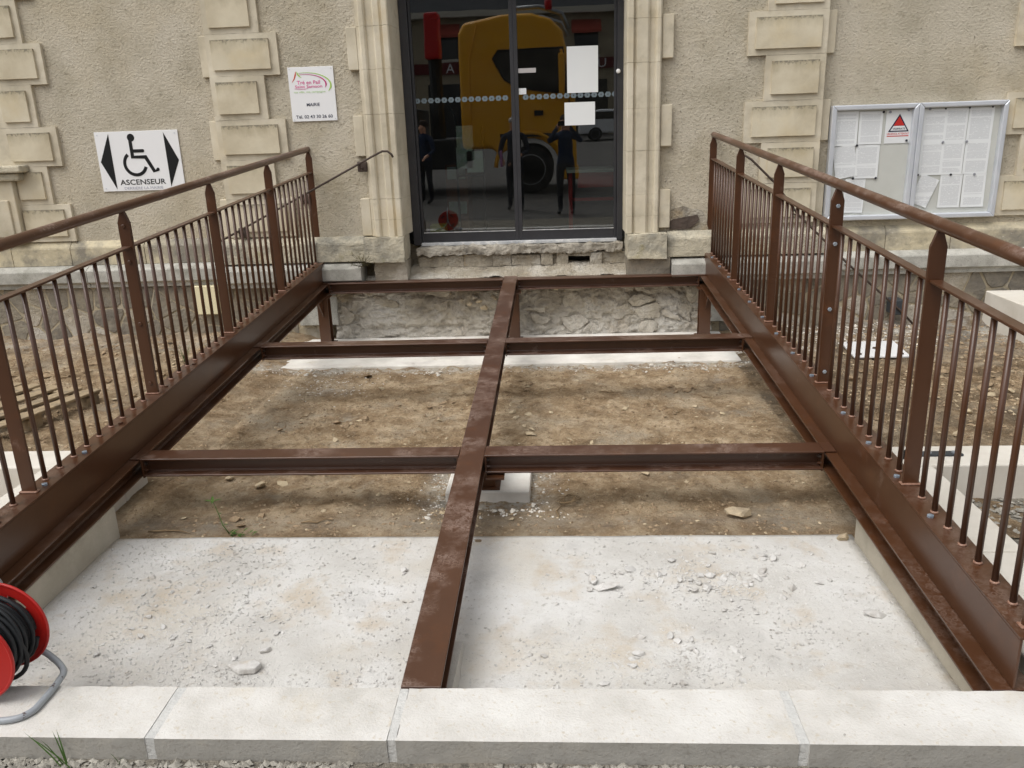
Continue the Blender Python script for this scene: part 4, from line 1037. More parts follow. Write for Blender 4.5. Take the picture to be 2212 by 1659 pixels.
MB().tube(smooth_path([(RX, -5.462, RZ), (RX, -5.455, .56), (RX, -5.50, .635), (RX, -5.60, .645), (RX, -5.66, .63)]), .0105, 10).build('carry_handle', 'reel_grey', rl, smooth=True)

# ================================================================== PALLET ON THE EARTH
pl = thing('wooden_pallet', 'weathered wooden pallet lying on the earth behind the left railing', 'pallet', (-3.94, -2.52, .045))
pl.rotation_euler = (.02, .03, R_(77))
rp = random.Random(3)
def ppart(name, x0, x1, y0, y1, z0, z1):
    m = MB().box(x0, x1, y0, y1, z0, z1); me = bpy.data.meshes.new(name); me.from_pydata([tuple(v) for v in m.v], [], m.f); me.materials.append(MAT['pallet_wood'])
    o = link(bpy.data.objects.new(name, me), pl); o.rotation_euler = (rp.uniform(-.01, .01), rp.uniform(-.006, .006), rp.uniform(-.012, .012)); o.location = (0, 0, rp.uniform(0, .004))
    b = o.modifiers.new('bevel', 'BEVEL'); b.width = .003
for y in (-.37, -.2, -.02, .17, .34): ppart('board', -.6, .6, y-.045, y+.045+rp.uniform(0, .02), .112, .13)
for x in (-.55, 0, .55): ppart('stringer', x-.05, x+.05, -.4, .4, .09, .1115)
for x in (-.53, 0, .53):
    for y in (-.35, 0, .35): ppart('block', x-.06, x+.06, y-.045, y+.045, .02, .0895)
for y in (-.35, 0, .35): ppart('board', -.6, .6, y-.045, y+.045, 0, .0195)

wp = thing('white_plate', 'white bolted cover plate lying on the earth behind the right railing', 'plate', (2.52, -1.1, .06))
zp = max(zg(2.3, -1.3), zg(2.75, -1.3), zg(2.3, -.9), zg(2.75, -.9))+.012
MB().prism([(2.30, -1.31, zp), (2.73, -1.32, zp), (2.76, -.88, zp+.01), (2.33, -.89, zp+.01)], [(2.30, -1.31, zp+.014), (2.73, -1.32, zp+.014), (2.76, -.88, zp+.024), (2.33, -.89, zp+.024)]).build('plate', 'white_plate', wp, bevel=.003)
for x, y in ((2.36, -1.26), (2.68, -1.27), (2.70, -.94), (2.38, -.94), (2.53, -1.1)): MB().lathe([(0, .016), (.009, .014)], (x, y, zp+.016+(y+1.31)*.024), 'z', 8).build('bolt', 'iron', wp)

# ================================================================== STONES AND RUBBLE
def on_ground(x, y): return SLAB_Z if (-2.13 < x < 1.3 and -5.57 < y < -4.25) else zg(x, y)
r2 = random.Random(21)
def chips(n, cx, cy, sx, sy, smin, smax, mat, label, cat, group, kind='slab'):
    if kind == 'slab': cx, cy, smax = cx*1.043, -7.7+(cy+7.7)*1.043, smax*.85
    for i in range(n):
        for tr in range(30):
            x, y = r2.gauss(cx, sx), r2.gauss(cy, sy)
            if kind == 'slab' and -2.05 < x < 1.22 and -5.5 < y < -4.3: break
            if kind == 'bed' and -2.05 < x < 1.2 and -4.15 < y < -1.2: break
            if kind == 'side' and ((2.0 < x < 3.7) or (-5 < x < -2.5)) and -3.4 < y < -.35: break
        else: continue
        s = smin+(smax-smin)*r2.random()**2.2
        o = rock('stone_chip' if kind == 'slab' else 'stone', mat, (x, y, on_ground(x, y)+s*.32), s, None, r2, r2.uniform(1, 1.6)); tag(o, label, cat, group)
LS = 'grey concrete chip among the rubble scattered on the pale slab'
GS = 'concrete chips scattered on the slab'
chips(80, .62, -4.75, .22, .12, .008, .032, 'stone_chip', LS, 'chip', GS)
chips(40, .30, -5.28, .18, .09, .008, .026, 'stone_chip', LS, 'chip', GS)
chips(44, -1.45, -5.1, .16, .12, .007, .022, 'stone_chip', LS, 'chip', GS)
chips(40, -1.1, -4.8, .3, .2, .007, .022, 'stone_chip', LS, 'chip', GS)
chips(40, -.2, -4.8, .8, .3, .006, .02, 'stone_chip', LS, 'chip', GS)
LF = 'loose tan field stone lying on the trodden earth under the ramp'
GF = 'field stones on the earth under the ramp'
chips(76, -.4, -2.7, 1.0, .8, .010, .036, 'field_stone', LF, 'stone', GF, 'bed')
chips(26, -.4, -4.0, .9, .12, .008, .022, 'field_stone', LF, 'stone', GF, 'bed')
for q in ((-1.5, -2.6), (-.9, -2.2), (.5, -2.5), (.9, -1.9), (-1.6, -4.05), (.3, -3.3), (-.2, -1.7), (-1.2, -3.2)):
    chips(9, q[0], q[1], .13, .08, .012, .034, 'clod', 'brown clod of trodden earth under the ramp', 'clod', 'clods of earth under the ramp', 'bed')
LW = 'whitish mortar lump beside a pale concrete footing'; GW = 'mortar lumps by the footings'
for cx, cy, n in ((-.25, -3.98, 22), (-1.0, -1.32, 18), (-1.95, -1.3, 16), (.9, -1.3, 12), (1.2, -1.35, 12)):
    for i in range(n):
        x, y = r2.gauss(cx, .13), r2.gauss(cy, .05); s = .008+.022*r2.random()**2
        tag(rock('mortar_lump', 'white_stone', (x, y, on_ground(x, y)+s*.35), s, None, r2), LW, 'mortar', GW)
LC = 'brown clod of earth in the dug bed beside the railing'; GC = 'clods in the dug beds'
chips(50, -3.4, -1.4, .8, .8, .02, .06, 'clod', LC, 'clod', GC, 'side')
chips(50, 2.7, -1.9, .6, .9, .015, .05, 'clod', LC, 'clod', GC, 'side')
chips(36, -3.3, -1.6, .7, .8, .012, .035, 'field_stone', 'pale stone among the clods of a dug bed', 'stone', 'stones in the dug beds', 'side')
chips(40, 2.7, -1.8, .6, .9, .012, .04, 'field_stone', 'pale stone among the clods of a dug bed', 'stone', 'stones in the dug beds', 'side')
# a few that can be told apart
def one(label, cat, x, y, s, mat, z=None, st=1.4, name='stone'):
    o = rock(name, mat, (x, y, (on_ground(x, y) if z is None else z)+s*.34), s, None, r2, st); tag(o, label, cat); return o
one('fist-sized tan stone on the earth near the right limestone block', 'stone', .84, -4.05, .05, 'field_stone')
one('small upright brown stone at the foot of the right limestone block', 'stone', 1.25, -4.3, .03, 'field_stone', st=1)
one('pale stone half sunk in the earth below the left front cross beam', 'stone', -1.65, -3.62, .035, 'field_stone')
one('flat cream stone on the earth behind the right front cross beam', 'stone', .62, -3.1, .045, 'field_stone')
one('long pale concrete splinter on the slab right of the centre beam', 'chip', .17, -4.71, .035, 'stone_chip', st=1.9, name='stone_chip')
one('wedge of pale concrete lying apart near the right girder', 'chip', 1.17, -4.9, .03, 'stone_chip', st=2, name='stone_chip')
one('blocky pale concrete lump on the slab left of the centre beam', 'chip', -.69, -4.57, .026, 'stone_chip', st=1, name='stone_chip')
one('dark wet clod stuck to the earth just in front of the footing strip', 'clod', -1.55, -1.42, .06, 'clod', name='clod')
cp_ = [(-1.20, -5.33, .02), (-1.11, -5.40, .034), (-1.02, -5.39, .038), (-1.0, -5.34, .036), (-1.06, -5.29, .028)]
cp_ = [((-1.1+(x+1.1)*.62)*1.043, -7.7+(-5.34+(y+5.34)*.62+7.7)*1.043, h_*.75) for x, y, h_ in cp_]
o = MB().prism([(x, y, SLAB_Z+.002) for x, y, h_ in cp_], [(x+.004, y+.004, SLAB_Z+h_) for x, y, h_ in cp_]).build('stone_chip', 'stone_chip', None, bevel=.006)
tag(o, 'large flat slab of broken concrete lying near the kerb joint', 'chip')
one('small concrete lump behind the large broken piece near the kerb', 'chip', -1.10, -5.14, .022, 'stone_chip', st=1.2, name='stone_chip')

def crumbs(name, n, region, zf, smin, smax, mat, label, cat, seed, power=3):
    """thousands of tiny stones joined into one mesh"""
    r = random.Random(seed); V = []; F = []
    while n > 0:
        x, y = region(r)
        if x is None: continue
        n -= 1; s = smin+(smax-smin)*r.random()**power; b = len(V); z = zf(x, y)
        a = r.uniform(0, 6.28); ca, sa = math.cos(a), math.sin(a); ex, ey, ez = s*r.uniform(.8, 1.5), s*r.uniform(.6, 1), s*r.uniform(.45, .8)
        for u, v, w_ in ((1, 0, .2), (-1, .1, .1), (.1, 1, .25), (0, -1, .1), (.15, .1, 1), (-.1, 0, -.6)):
            u += r.uniform(-.25, .25); v += r.uniform(-.25, .25)
            V.append((x+(u*ex)*ca-(v*ey)*sa, y+(u*ex)*sa+(v*ey)*ca, z+w_*ez))
        F += [(b+i, b+j, b+k) for i, j, k in ((0, 2, 4), (2, 1, 4), (1, 3, 4), (3, 0, 4), (2, 0, 5), (1, 2, 5), (3, 1, 5), (0, 3, 5))]
    me = bpy.data.meshes.new(name); me.from_pydata(V, [], F); me.materials.append(MAT[mat])
    o = link(bpy.data.objects.new(name, me)); tag(o, label, cat, kind='stuff'); return o
clus = [(a*1.043, -7.7+(b+7.7)*1.043, c, d) for a, b, c, d in [(.62, -4.72, .25, .13), (.3, -5.28, .22, .1), (-1.45, -5.1, .2, .14), (-1.1, -4.85, .35, .22), (-1.6, -4.5, .3, .14), (.9, -4.9, .2, .2), (-1.15, -5.38, .4, .1)]]
def slab_reg(r):
    if r.random() < .72: c = r.choice(clus); x, y = r.gauss(c[0], c[2]), r.gauss(c[1], c[3])
    else: x, y = r.uniform(-2.1, 1.28), r.uniform(-5.55, -4.26)
    return (x, y) if -2.1 < x < 1.28 and -5.56 < y < -4.26 else (None, None)
crumbs('concrete_crumbs', 17000, slab_reg, lambda x, y: SLAB_Z+.001, .0011, .0072, 'stone_chip', 'fine grey grit strewn over the pale slab', 'grit', 1)
def bed_reg(r): return r.uniform(-2.3, 1.5), r.uniform(-4.25, -1.15)
crumbs('soil_crumbs', 11000, bed_reg, zg, .002, .014, 'clod', 'fine brown crumbs on the trodden earth', 'soil', 2)
crumbs('pebbles', 1500, bed_reg, zg, .0018, .012, 'field_stone', 'tiny pale pebbles on the trodden earth', 'gravel', 3)
def white_reg(r):
    c = r.random()
    if c < .45: x, y = r.uniform(-2.5, 1.6), -1.19-abs(r.gauss(0, .07))
    elif c < .8:
        a = r.uniform(0, 6.28); d = abs(r.gauss(0, .09)); x, y = -.39+(.22+d)*max(-1, min(1, 1.4*math.cos(a))), -3.66+(.22+d)*max(-1, min(1, 1.4*math.sin(a)))
        if -.62 < x < -.16 and -3.88 < y < -3.44: return None, None
    else: x, y = r.gauss(-1.75, .2), r.gauss(-1.6, .2)
    return x, y
crumbs('mortar_crumbs', 2200, white_reg, zg, .002, .011, 'white_stone', 'white mortar crumbs round the pale footings', 'mortar', 4)
def side_reg(r):
    return (r.uniform(1.5, 3.8), r.uniform(-3.6, -.25)) if r.random() < .5 else (r.uniform(-5.6, -2.4), r.uniform(-3.5, -.25))
crumbs('bed_soil', 9000, side_reg, zg, .003, .022, 'clod', 'lumpy dug soil of the planting beds', 'soil', 5)
crumbs('bed_stones', 2600, side_reg, zg, .003, .018, 'field_stone', 'small pale stones in the dug planting beds', 'gravel', 6)
def corner_reg(r): return r.uniform(1.45, 1.85) if r.random() < .5 else r.uniform(2.0, 3.2), r.uniform(-.95, -.2)
crumbs('mortar_rubble', 1500, corner_reg, zg, .004, .02, 'white_stone', 'whitish mortar rubble at the wall foot behind the right railing', 'rubble', 8)
def street_reg(r):
    if r.random() < .55: return r.uniform(-2.2, -.6), -5.812-abs(r.gauss(0, .09))
    if r.random() < .5: return r.uniform(-.2, .7), -5.815-abs(r.gauss(0, .05))
    return r.uniform(-2.6, 2.6), r.uniform(-6.3, -5.815)
crumbs('street_gravel', 3600, street_reg, lambda x, y: STREET_Z+.004, .003, .017, 'gravel_stone', 'coarse grey gravel along the foot of the kerb', 'gravel', 7, 2)
def right_gravel(r): return (r.uniform(1.8, 4.5), r.uniform(-5.4, -3.92)) if r.random() < .7 else (r.uniform(-5, -2.75), r.uniform(-5.4, -3.83))
crumbs('drain_gravel', 5200, right_gravel, lambda x, y: .106, .005, .022, 'gravel_stone', 'grey drainage gravel beside the low limestone walls', 'gravel', 9, 1.6)

# twigs and straws
tw = [(.35, -1.95, .16, .3), (1.0, -2.1, .14, 2.2), (-.02, -3.95, .2, 1.35), (-1.75, -2.4, .12, .9), (-1.2, -4.1, .16, .2), (.9, -3.0, .1, -.6), (-1.9, -4.18, .22, .05)]
for i, (x, y, L, a) in enumerate(tw):
    P = [(x+math.cos(a+.25*math.sin(k*1.3+i))*L*(k/4-.5), y+math.sin(a+.25*math.sin(k*1.3+i))*L*(k/4-.5)) for k in range(5)]
    o = MB().tube([(p, q, on_ground(p, q)+.006+.006*(k % 2)) for k, (p, q) in enumerate(P)], [.0035, .004, .0035, .003, .0015], 6).build('twig', 'twig', None, smooth=True)
    tag(o, 'dry pale twig lying on the earth under the ramp', 'twig', 'twigs on the earth under the ramp')
ro = thing('root_tangle', 'tangle of dry pale roots on the earth next to the concrete pad', 'roots', (.02, -3.8, on_ground(.02, -3.8)))
for i in range(7):
    a = i*.9; zz = on_ground(.03, -3.85)+.01
    MB().tube([(.03+.05*math.cos(a+t*.5)*(.4+t*.12), -3.86+.06*math.sin(a+t*.55)*(.5+t*.1), zz+.012*math.sin(t+i)+.01) for t in range(8)], .0022, 5).build('root', 'twig', ro, smooth=True)

# ================================================================== PLANTS
def blade(mb, base, tip, w_, bend):
    b, t = Vector(base), Vector(tip); d = (t-b); s = d.cross(Vector((0, 0, 1)));
    s = (s.normalized() if s.length > 1e-6 else Vector((1, 0, 0)))*w_
    P = [b+d*k+Vector(bend)*math.sin(math.pi*k)*1.0 for k in (0, .35, .7, 1)]
    W = (.8, 1, .7, .05); n = len(mb.v)
    for p, q in zip(P, W): mb.v += [p-s*q, p+s*q]
    for k in range(3): mb.f.append((n+2*k, n+2*k+1, n+2*k+3, n+2*k+2))
def leafblade(mb, base, dirv, L, w_):
    b = Vector(base); d = Vector(dirv).normalized(); s = d.cross(Vector((0, 0, 1)))
    s = (s.normalized() if s.length > 1e-4 else Vector((1, 0, 0))); u = s.cross(d).normalized(); n = len(mb.v)
    for k, q in ((0, .12), (.3, .9), (.6, .8), (1, .03)):
        c = b+d*L*k-u*(.25*L*k*k); mb.v += [c-s*w_*q+u*w_*.3*q, c-u*0, c+s*w_*q+u*w_*.3*q]
    for k in range(3):
        a = n+3*k; mb.f += [(a, a+1, a+4, a+3), (a+1, a+2, a+5, a+4)]
wd = thing('weed', 'small green weed with one tall stem at the back edge of the slab', 'weed', (-1.6, -4.22, SLAB_Z))
stem = [(-1.60, -4.2, .09), (-1.63, -4.19, .13), (-1.655, -4.165, .18), (-1.68, -4.15, .235)]
MB().tube(stem, [.0028, .0024, .002, .0012], 6).build('stem', 'leaf', wd, smooth=True)
m = MB(); rw = random.Random(4)
for a in (.2, 2.0, 3.3, 5.0): leafblade(m, stem[-1], (math.cos(a), math.sin(a), .5), .045, .007)
leafblade(m, stem[2], (.6, -.5, .4), .03, .005); leafblade(m, stem[1], (.9, -.2, .5), .03, .006)
for i in range(22):
    a = rw.uniform(-1.2, 1.2); leafblade(m, (-1.575+rw.uniform(-.03, .1), -4.21+rw.uniform(-.02, .02), .09+rw.uniform(0, .012)), (math.cos(a), math.sin(a), rw.uniform(.1, .9)), rw.uniform(.02, .045), .005)
m.build('leaves', 'leaf', wd, fix=False)
def tuft(label, x, y, z, n, h, seed, lean=(0, 0)):
    t = thing('grass_tuft', label, 'grass', (x, y, z), None); r = random.Random(seed)
    for i in range(n):
        m = MB(); a = r.uniform(0, 6.28); q = r.uniform(.3, .9); L = h*r.uniform(.6, 1.1)
        blade(m, (x+r.uniform(-.015, .015), y+r.uniform(-.01, .01), z-.004), (x+math.cos(a)*L*q*.6+lean[0]*L, y+math.sin(a)*L*q*.35+lean[1]*L, z+L*.85), .0022, (0, 0, .01))
        m.build('blade', 'leaf', t, fix=False)
tuft('green grass blades growing at the foot of the kerb near the cable reel', -1.42, -5.835, STREET_Z, 5, .12, 1, (-.7, .1))
tuft('thin short grass sprig at the kerb foot by the mortar joint', -1.27, -5.835, STREET_Z, 3, .075, 2, (-.15, 0))
tuft('drooping tuft of green grass at the wall foot behind the left railing', -3.25, -.95, zg(-3.25, -.95), 26, .2, 3)
wp_ = thing('wall_plant', 'dry dark plant rooted in the crack left of the doorway base block', 'plant', (-1.80, -.25, .72))
rw = random.Random(9); m = MB(); ms = MB()
for i in range(16):
    a = rw.uniform(-1.3, 1.3); L = rw.uniform(.06, .2); P = [(-1.80, -.235, .72)]
    for k in range(1, 6): P.append((-1.80+math.sin(a)*L*k/5+rw.uniform(-.008, .008), -.235-.03*k/5+rw.uniform(-.012, .012), .72+math.cos(a)*L*k/5*.95))
    ms.tube(P, .0014, 5)
    for p in P[1:]:
        for q in range(2): leafblade(m, p, (rw.uniform(-1, 1), rw.uniform(-1, .3), rw.uniform(-.2, 1)), rw.uniform(.012, .028), .0035)
ms.build('stems', 'dry_plant', wp_); m.build('leaves', 'dry_plant', wp_, fix=False)

# ================================================================== THE SQUARE BEHIND THE CAMERA (mirrored in the door)
def zs(y): return STREET_Z-.01+.028*max(0, -7.5-y)
def wheel(t, x, y, z, r, w_, spokes=0):
    a = MB().lathe([(-w_/2, r*.6), (-w_/2, r*.93), (-w_/2+.04*r, r), (w_/2-.04*r, r), (w_/2, r*.93), (w_/2, r*.6)], (x, y, z), 'y', 32).build('wheel', 'tyre', t, smooth=True)
    MB().lathe([(-w_/2-.005, r*.12), (-w_/2+.02, r*.2), (w_/2-.06, r*.3), (w_/2-.03, r*.55), (w_/2+.004, r*.62), (w_/2+.002, r*.66), (-w_/2, r*.62)], (x, y, z), 'y', 32).build('rim', 'rim', a, smooth=True)
tk = thing('truck', 'tall yellow lorry cab mirrored in the door glass', 'truck', (-.9, -13.1, zs(-13)))
ty0, ty1, tz = -14.35, -11.9, zs(-12.5)
side = [(-2.2, 1.05), (-2.2, 3.55), (-2.05, 3.78), (-1.2, 3.92), (-.55, 3.93), (-.1, 3.80), (.16, 3.55), (.26, 3.1), (.44, 2.25), (.46, .5), (-.02, .5)]
for k in range(9):                                # wheel arch
    a = R_(20+k*15); side.append((-.62+.70*math.cos(a), .55+.70*math.sin(a)))
side += [(-1.35, .9), (-1.5, 1.05)]
MB().prism([(x, ty0, tz+z) for x, z in side], [(x, ty1, tz+z) for x, z in side]).build('cab', 'truck_yellow', tk, bevel=.09, seg=3)
win = [(-1.42, 3.0), (-1.3, 3.17), (.17, 3.17), (.29, 2.2), (-.9, 2.38), (-1.18, 2.56)]
wn = MB().prism([(x, ty1-.01, tz+z) for x, z in win], [(x, ty1+.012, tz+z) for x, z in win]).build('window', 'window_dark', tk, bevel=.01)
rim_ = [(x, ty1+.014, tz+z) for x, z in win]; MB().tube(rim_, .022, 6, True).build('seal', 'truck_dark', wn)
MB().tube([(-.95, ty1+.012, tz+1.05), (-.95, ty1+.012, tz+2.3)], .012, 6).tube([(.3, ty1+.012, tz+1.0), (.3, ty1+.012, tz+2.1)], .012, 6).build('door_seam', 'truck_dark', tk)
MB().tube([(-1.75, ty1+.005, tz+3.75), (-1.95, ty1+.005, tz+3.0), (-2.0, ty1+.005, tz+1.3)], .02, 6).build('body_crease', 'truck_yellow', tk)
MB().box(-.5, -.3, ty1, ty1+.03, tz+1.75, tz+1.86).build('door_handle', 'truck_dark', tk)
MB().box(-1.3, .4, ty1+.0, ty1+.03, tz+1.28, tz+1.36).build('trim_strip', 'truck_dark', tk)
MB().box(.06, .20, ty1+.06, ty1+.24, tz+2.1, tz+3.05).build('mirror', 'truck_yellow', tk, bevel=.04); MB().tube([(.12, ty1-.02, tz+3.12), (.14, ty1+.15, tz+3.1), (.14, ty1+.15, tz+2.9)], .03, 8).build('mirror_arm', 'truck_yellow', tk)
MB().tube([(-1.0, ty1-.3, tz+4.05), (-.35, ty1-.3, tz+4.07), (.15, ty1-.3, tz+3.92), (.3, ty1-.3, tz+3.6)], .05, 8).tube([(-1.0, ty0+.3, tz+4.05), (-.35, ty0+.3, tz+4.07), (.15, ty0+.3, tz+3.92), (.3, ty0+.3, tz+3.6)], .05, 8).build('lamp_bar', 'rim', tk, smooth=True)
MB().lathe([(0, .09), (.2, .08), (.24, .02)], (-.15, ty1-.3, tz+4.0), 'z', 12).build('beacon', 'crane_red', tk, smooth=True)
for y in (ty1-.18, ty0+.18): wheel(tk, -.62, y, tz+.55, .54, .32); wheel(tk, -4.4, y, tz+.55, .54, .32)
ar = [(-.62+.82*math.cos(R_(a)), .55+.82*math.sin(R_(a))) for a in range(5, 176, 10)]
MB().tube([(x, ty1+.0, tz+z) for x, z in ar], .05, 8).build('mudguard', 'truck_yellow', tk, smooth=True)
MB().box(-8.5, -2.1, ty0+.8, ty1-.8, tz+.75, tz+1.05).build('chassis', 'truck_dark', tk)
MB().box(-3.2, -2.35, ty0+.1, ty1-.1, tz+.6, tz+1.3).build('tank', 'truck_dark', tk, bevel=.05)
MB().box(-8.4, -3.3, ty0, ty1, tz+1.1, tz+2.0).build('tipper_bed', 'truck_dark', tk, bevel=.03)
MB().box(.1, .5, ty0+.05, ty1-.02, tz+.3, tz+.62).build('bumper', 'truck_yellow', tk, bevel=.05)
MB().tube([(-2.85, -12.8, tz+1.2), (-2.85, -12.8, tz+3.1)], .16, 10).build('crane_column', 'truck_dark', tk)
MB().box(-3.05, -2.7, -12.95, -12.5, tz+3.1, tz+4.1).build('crane_arm', 'crane_red', tk, bevel=.05)

# parked white car
cr = thing('parked_car', 'white parked car mirrored at the right edge of the door glass', 'car', (3.3, -35, zs(-35)))
cy0, cy1, cz = -36.7, -35.0, zs(-35.5)
cp = [(1.1, .35), (1.1, .85), (1.35, 1.0), (1.75, 1.42), (2.1, 1.5), (3.3, 1.48), (4.0, 1.05), (5.0, .88), (5.2, .6), (5.15, .3)]
MB().prism([(x, cy0, cz+z) for x, z in cp], [(x, cy1, cz+z) for x, z in cp]).build('body', 'car_white', cr, bevel=.1, seg=3)
cw = [(1.55, 1.02), (1.85, 1.38), (3.2, 1.38), (3.75, 1.02)]
MB().prism([(x, cy1-.005, cz+z) for x, z in cw], [(x, cy1+.01, cz+z) for x, z in cw]).build('window', 'window_dark', cr)
for x in (1.9, 4.3):
    for y in (cy1-.08, cy0+.08): wheel(cr, x, y, cz+.32, .32, .2)

# restaurant opposite
hs_ = thing('restaurant', 'stone house with slate roof and red awnings mirrored in the door glass', 'building', (-2, -42, zs(-42)))
hz = zs(-42)
MB().box(-26, 20, -50, -42, hz-.5, 7.9).build('wall', 'house_wall', hs_)
MB().prism([(-27, -41.5, 7.9), (-27, -50.5, 7.9), (-27, -46, 13)], [(21, -41.5, 7.9), (21, -50.5, 7.9), (21, -46, 13)]).build('roof', 'slate', hs_)
MB().box(-26.5, 20.5, -41.75, -41.4, 7.65, 7.95).build('cornice', 'house_trim', hs_)
for x in (-22, -14.5, -6.9, 1.0, 8.5, 14):
    w0 = MB().box(x+.1, x+1.4, -42.02, -41.98, 4.9+.6, 6.9).build('window', 'window_dark', hs_)
    MB().box(x-.0, x+1.5, -42.1, -41.97, 5.35, 5.5).build('sill', 'house_trim', w0)
    MB().prism([(x-.05, -42, 7.35), (x-.05, -41.3, 6.75), (x-.05, -41.3, 6.6), (x-.05, -42, 7.15)], [(x+1.55, -42, 7.35), (x+1.55, -41.3, 6.75), (x+1.55, -41.3, 6.6), (x+1.55, -42, 7.15)]).build('awning', 'awning', hs_)
    MB().box(x-.4, x+1.9, -42.03, -41.97, hz, 4.2).build('shop_window', 'window_dark', hs_)
fb = MB().box(-9, 6, -41.97, -41.85, 4.75, 5.35).build('fascia', 'fascia', hs_)
for ch, x in (('A', -6.2), ('R', 1.45), ('U', 2.35), ('A', 3.25)):
    lt = text(ch, 0, .45, 4.82, 5.28, -41.84, 'sign_letter', 'lettering', fb)
    for v in lt.data.vertices: v.co.x = x+.45-(v.co.x+wloc(fb).x)-wloc(fb).x   # faces the square, so it reads from the other side

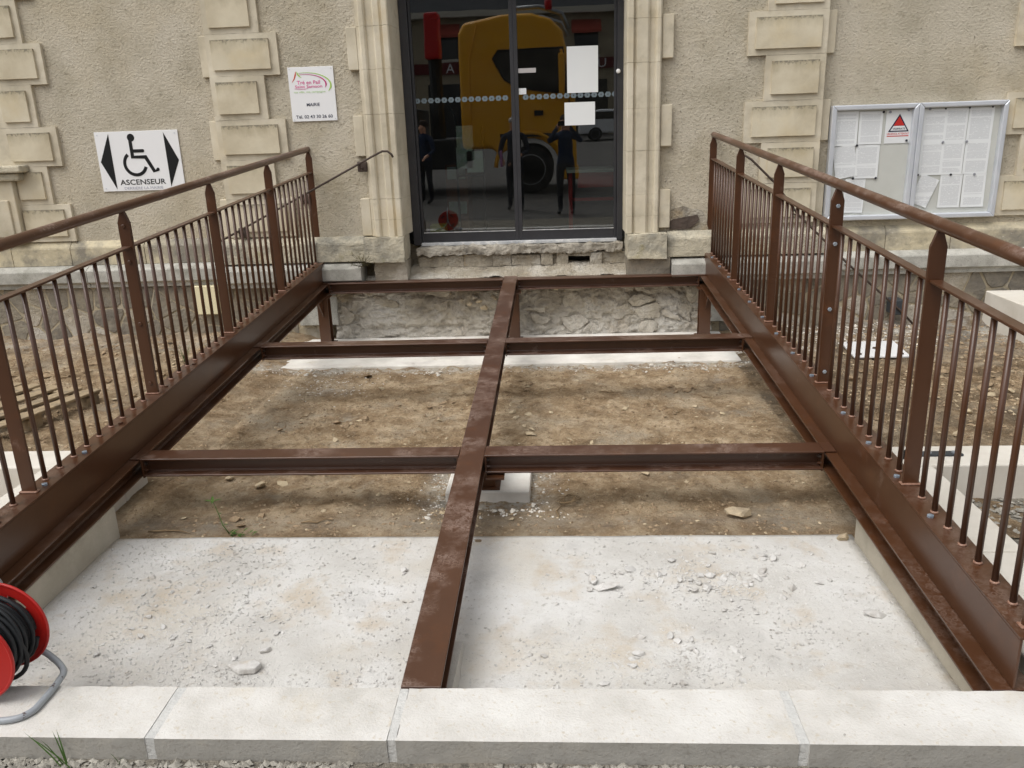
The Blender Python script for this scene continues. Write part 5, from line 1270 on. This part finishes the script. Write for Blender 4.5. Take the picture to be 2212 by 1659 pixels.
# ---------------------------------------------------------------- people standing in the square
def person(label, loc, face, mats, arms, hair, h=1.75):
    """one continuous skinned body; arms: elbow and hand points relative to the feet for each side (x right, y forward)"""
    k = h/1.75
    J = {}; V = []; E = []; Rd = []
    def v(n, p, r, par=None):
        J[n] = len(V); V.append(Vector(p)*k); Rd.append(r*k)
        if par: E.append((J[par], J[n]))
    v('pelvis', (0, 0, .95), (.15)); v('waist', (0, 0, 1.1), .135, 'pelvis'); v('chest', (0, .01, 1.32), .155, 'waist'); v('collar', (0, 0, 1.45), .10, 'chest'); v('neck', (0, .0, 1.53), .058, 'collar'); v('jaw', (0, .025, 1.60), .075, 'neck'); v('skull', (0, .01, 1.69), .092, 'jaw')
    v('nose', (0, .115, 1.635), .012, 'jaw')
    for s, nm in ((1, 'r'), (-1, 'l')):
        v('hip'+nm, (.09*s, 0, .9), .1, 'pelvis'); v('knee'+nm, (.11*s, .02, .5), .066, 'hip'+nm); v('calf'+nm, (.11*s, -.01, .34), .06, 'knee'+nm); v('ankle'+nm, (.115*s, -.02, .09), .045, 'calf'+nm); v('toe'+nm, (.13*s, .15, .04), .038, 'ankle'+nm)
        v('sh'+nm, (.19*s, 0, 1.41), .068, 'collar'); el, ha = arms[nm]
        v('el'+nm, el, .048, 'sh'+nm); v('wr'+nm, Vector(ha), .034, 'el'+nm)
        d = (Vector(ha)-Vector(el)).normalized(); sd_ = d.cross(Vector((0, 0, 1))); sd_ = sd_.normalized() if sd_.length > .2 else Vector((1, 0, 0))
        v('palm'+nm, Vector(ha)+d*.075, .036, 'wr'+nm)
        for q in range(4):
            o_ = (q-1.5)*.019; L = (.07, .08, .077, .06)[q]
            v('f%d%s' % (q, nm), Vector(ha)+d*.125+sd_*o_, .0095, 'palm'+nm); v('g%d%s' % (q, nm), Vector(ha)+d*(.125+L*.6)+sd_*o_-Vector((0, 0, L*.45)), .008, 'f%d%s' % (q, nm))
        v('t'+nm, Vector(ha)+d*.075+sd_*(-.05*s)+Vector((0, 0, .01)), .011, 'palm'+nm)
    me = bpy.data.meshes.new('body'); me.from_pydata([tuple(p) for p in V], E, [])
    ob = bpy.data.objects.new('body', me); C.objects.link(ob)
    sk = ob.modifiers.new('skin', 'SKIN'); ob.modifiers.new('sub', 'SUBSURF').levels = 2
    for i, r in enumerate(Rd):
        d = me.skin_vertices[0].data[i]; d.radius = (r, r*.8 if i in (J['chest'], J['waist'], J['pelvis'], J['collar']) else r); d.use_root = (i == 0)
    bpy.context.view_layer.update()
    m2 = bpy.data.meshes.new_from_object(ob.evaluated_get(bpy.context.evaluated_depsgraph_get())); bpy.data.objects.remove(ob)
    for q in mats: m2.materials.append(MAT[q])
    wr = [V[J['wrr']], V[J['wrl']]]
    for f in m2.polygons:
        c = f.center; s_ = 1
        if c.z > 1.52*k and abs(c.x) < .14 and c.y < .2: s_ = 2
        elif any((c-q).length < .2*k and (c-q).dot((q-V[J[e]]).normalized()) > -.005 for q, e in zip(wr, ('elr', 'ell'))): s_ = 2
        elif c.z < .93*k: s_ = 3
        if c.z < .09*k: s_ = 0
        f.material_index = s_; f.use_smooth = True
    t = bpy.data.objects.new('person', m2); C.objects.link(t); tag(t, label, 'person')
    t.location = loc; t.rotation_euler.z = face
    hm = MB()
    prof = [(a*.1*k, .1*k*math.sqrt(max(.0004, 1-a*a))) for a in (-.35, 0, .3, .6, .85, .98)]
    rings = [[Vector((r*math.cos(2*math.pi*q/16), -.012*k+r*1.08*math.sin(2*math.pi*q/16)-(.02*k if z < .03 else 0), 1.70*k+z)) for q in range(16)] for z, r in prof]
    hm.ring(rings); hme = bpy.data.meshes.new('hair'); hme.from_pydata([tuple(q) for q in hm.v], [], hm.f); hme.materials.append(MAT[hair]); hme.shade_smooth()
    link(bpy.data.objects.new('hair', hme), t)
    for s in (-1, 1):
        em = MB().lathe([(0, .003), (.004, .011), (.008, .003)], (s*.032*k, .095*k, 1.665*k), 'y', 8); e2 = bpy.data.meshes.new('eye'); e2.from_pydata([tuple(q) for q in em.v], [], em.f); e2.materials.append(MAT['black']); link(bpy.data.objects.new('eye', e2), t)
    return t
ph = person('person in a blue jacket raising a phone in both hands, mirrored in the glass', (.16, -8.24, zs(-8.2)), .1, ('black', 'jacket_blue', 'skin', 'trousers'),
            {'r': ((.30, .12, 1.32), (.09, .33, 1.60)), 'l': ((-.30, .12, 1.32), (-.09, .33, 1.60))}, 'hair_dark', 1.80)
o = MB().box(.03, .18, -7.82, -7.81, 1.86, 1.94).build('mobile_phone', 'phone', None, bevel=.004); tag(o, 'dark phone held up between two hands, mirrored in the door glass', 'phone')
person('grey-haired person in dark clothes holding a folder, mirrored in the glass', (-.85, -9.1, zs(-9.1)), .1, ('black', 'sweater_dark', 'skin', 'trousers'),
       {'r': ((.27, .03, 1.14), (.16, .24, 1.08)), 'l': ((-.29, .0, 1.12), (-.22, .2, 1.0))}, 'hair_grey', 1.78)
o = MB().box(-1.12, -1.08, -8.98, -8.72, 1.12, 1.42).build('document_folder', 'folder', None, bevel=.004); tag(o, 'lilac document folder held by the grey-haired person in the reflection', 'folder')
person('person in a blue jacket standing far left by the lorry, mirrored in the glass', (-2.9, -10.6, zs(-10.6)), .5, ('black', 'jacket_blue', 'skin', 'trousers'),
       {'r': ((.29, .03, 1.14), (.25, .22, 1.04)), 'l': ((-.27, .03, 1.14), (-.2, .25, 1.12))}, 'hair_dark', 1.74)
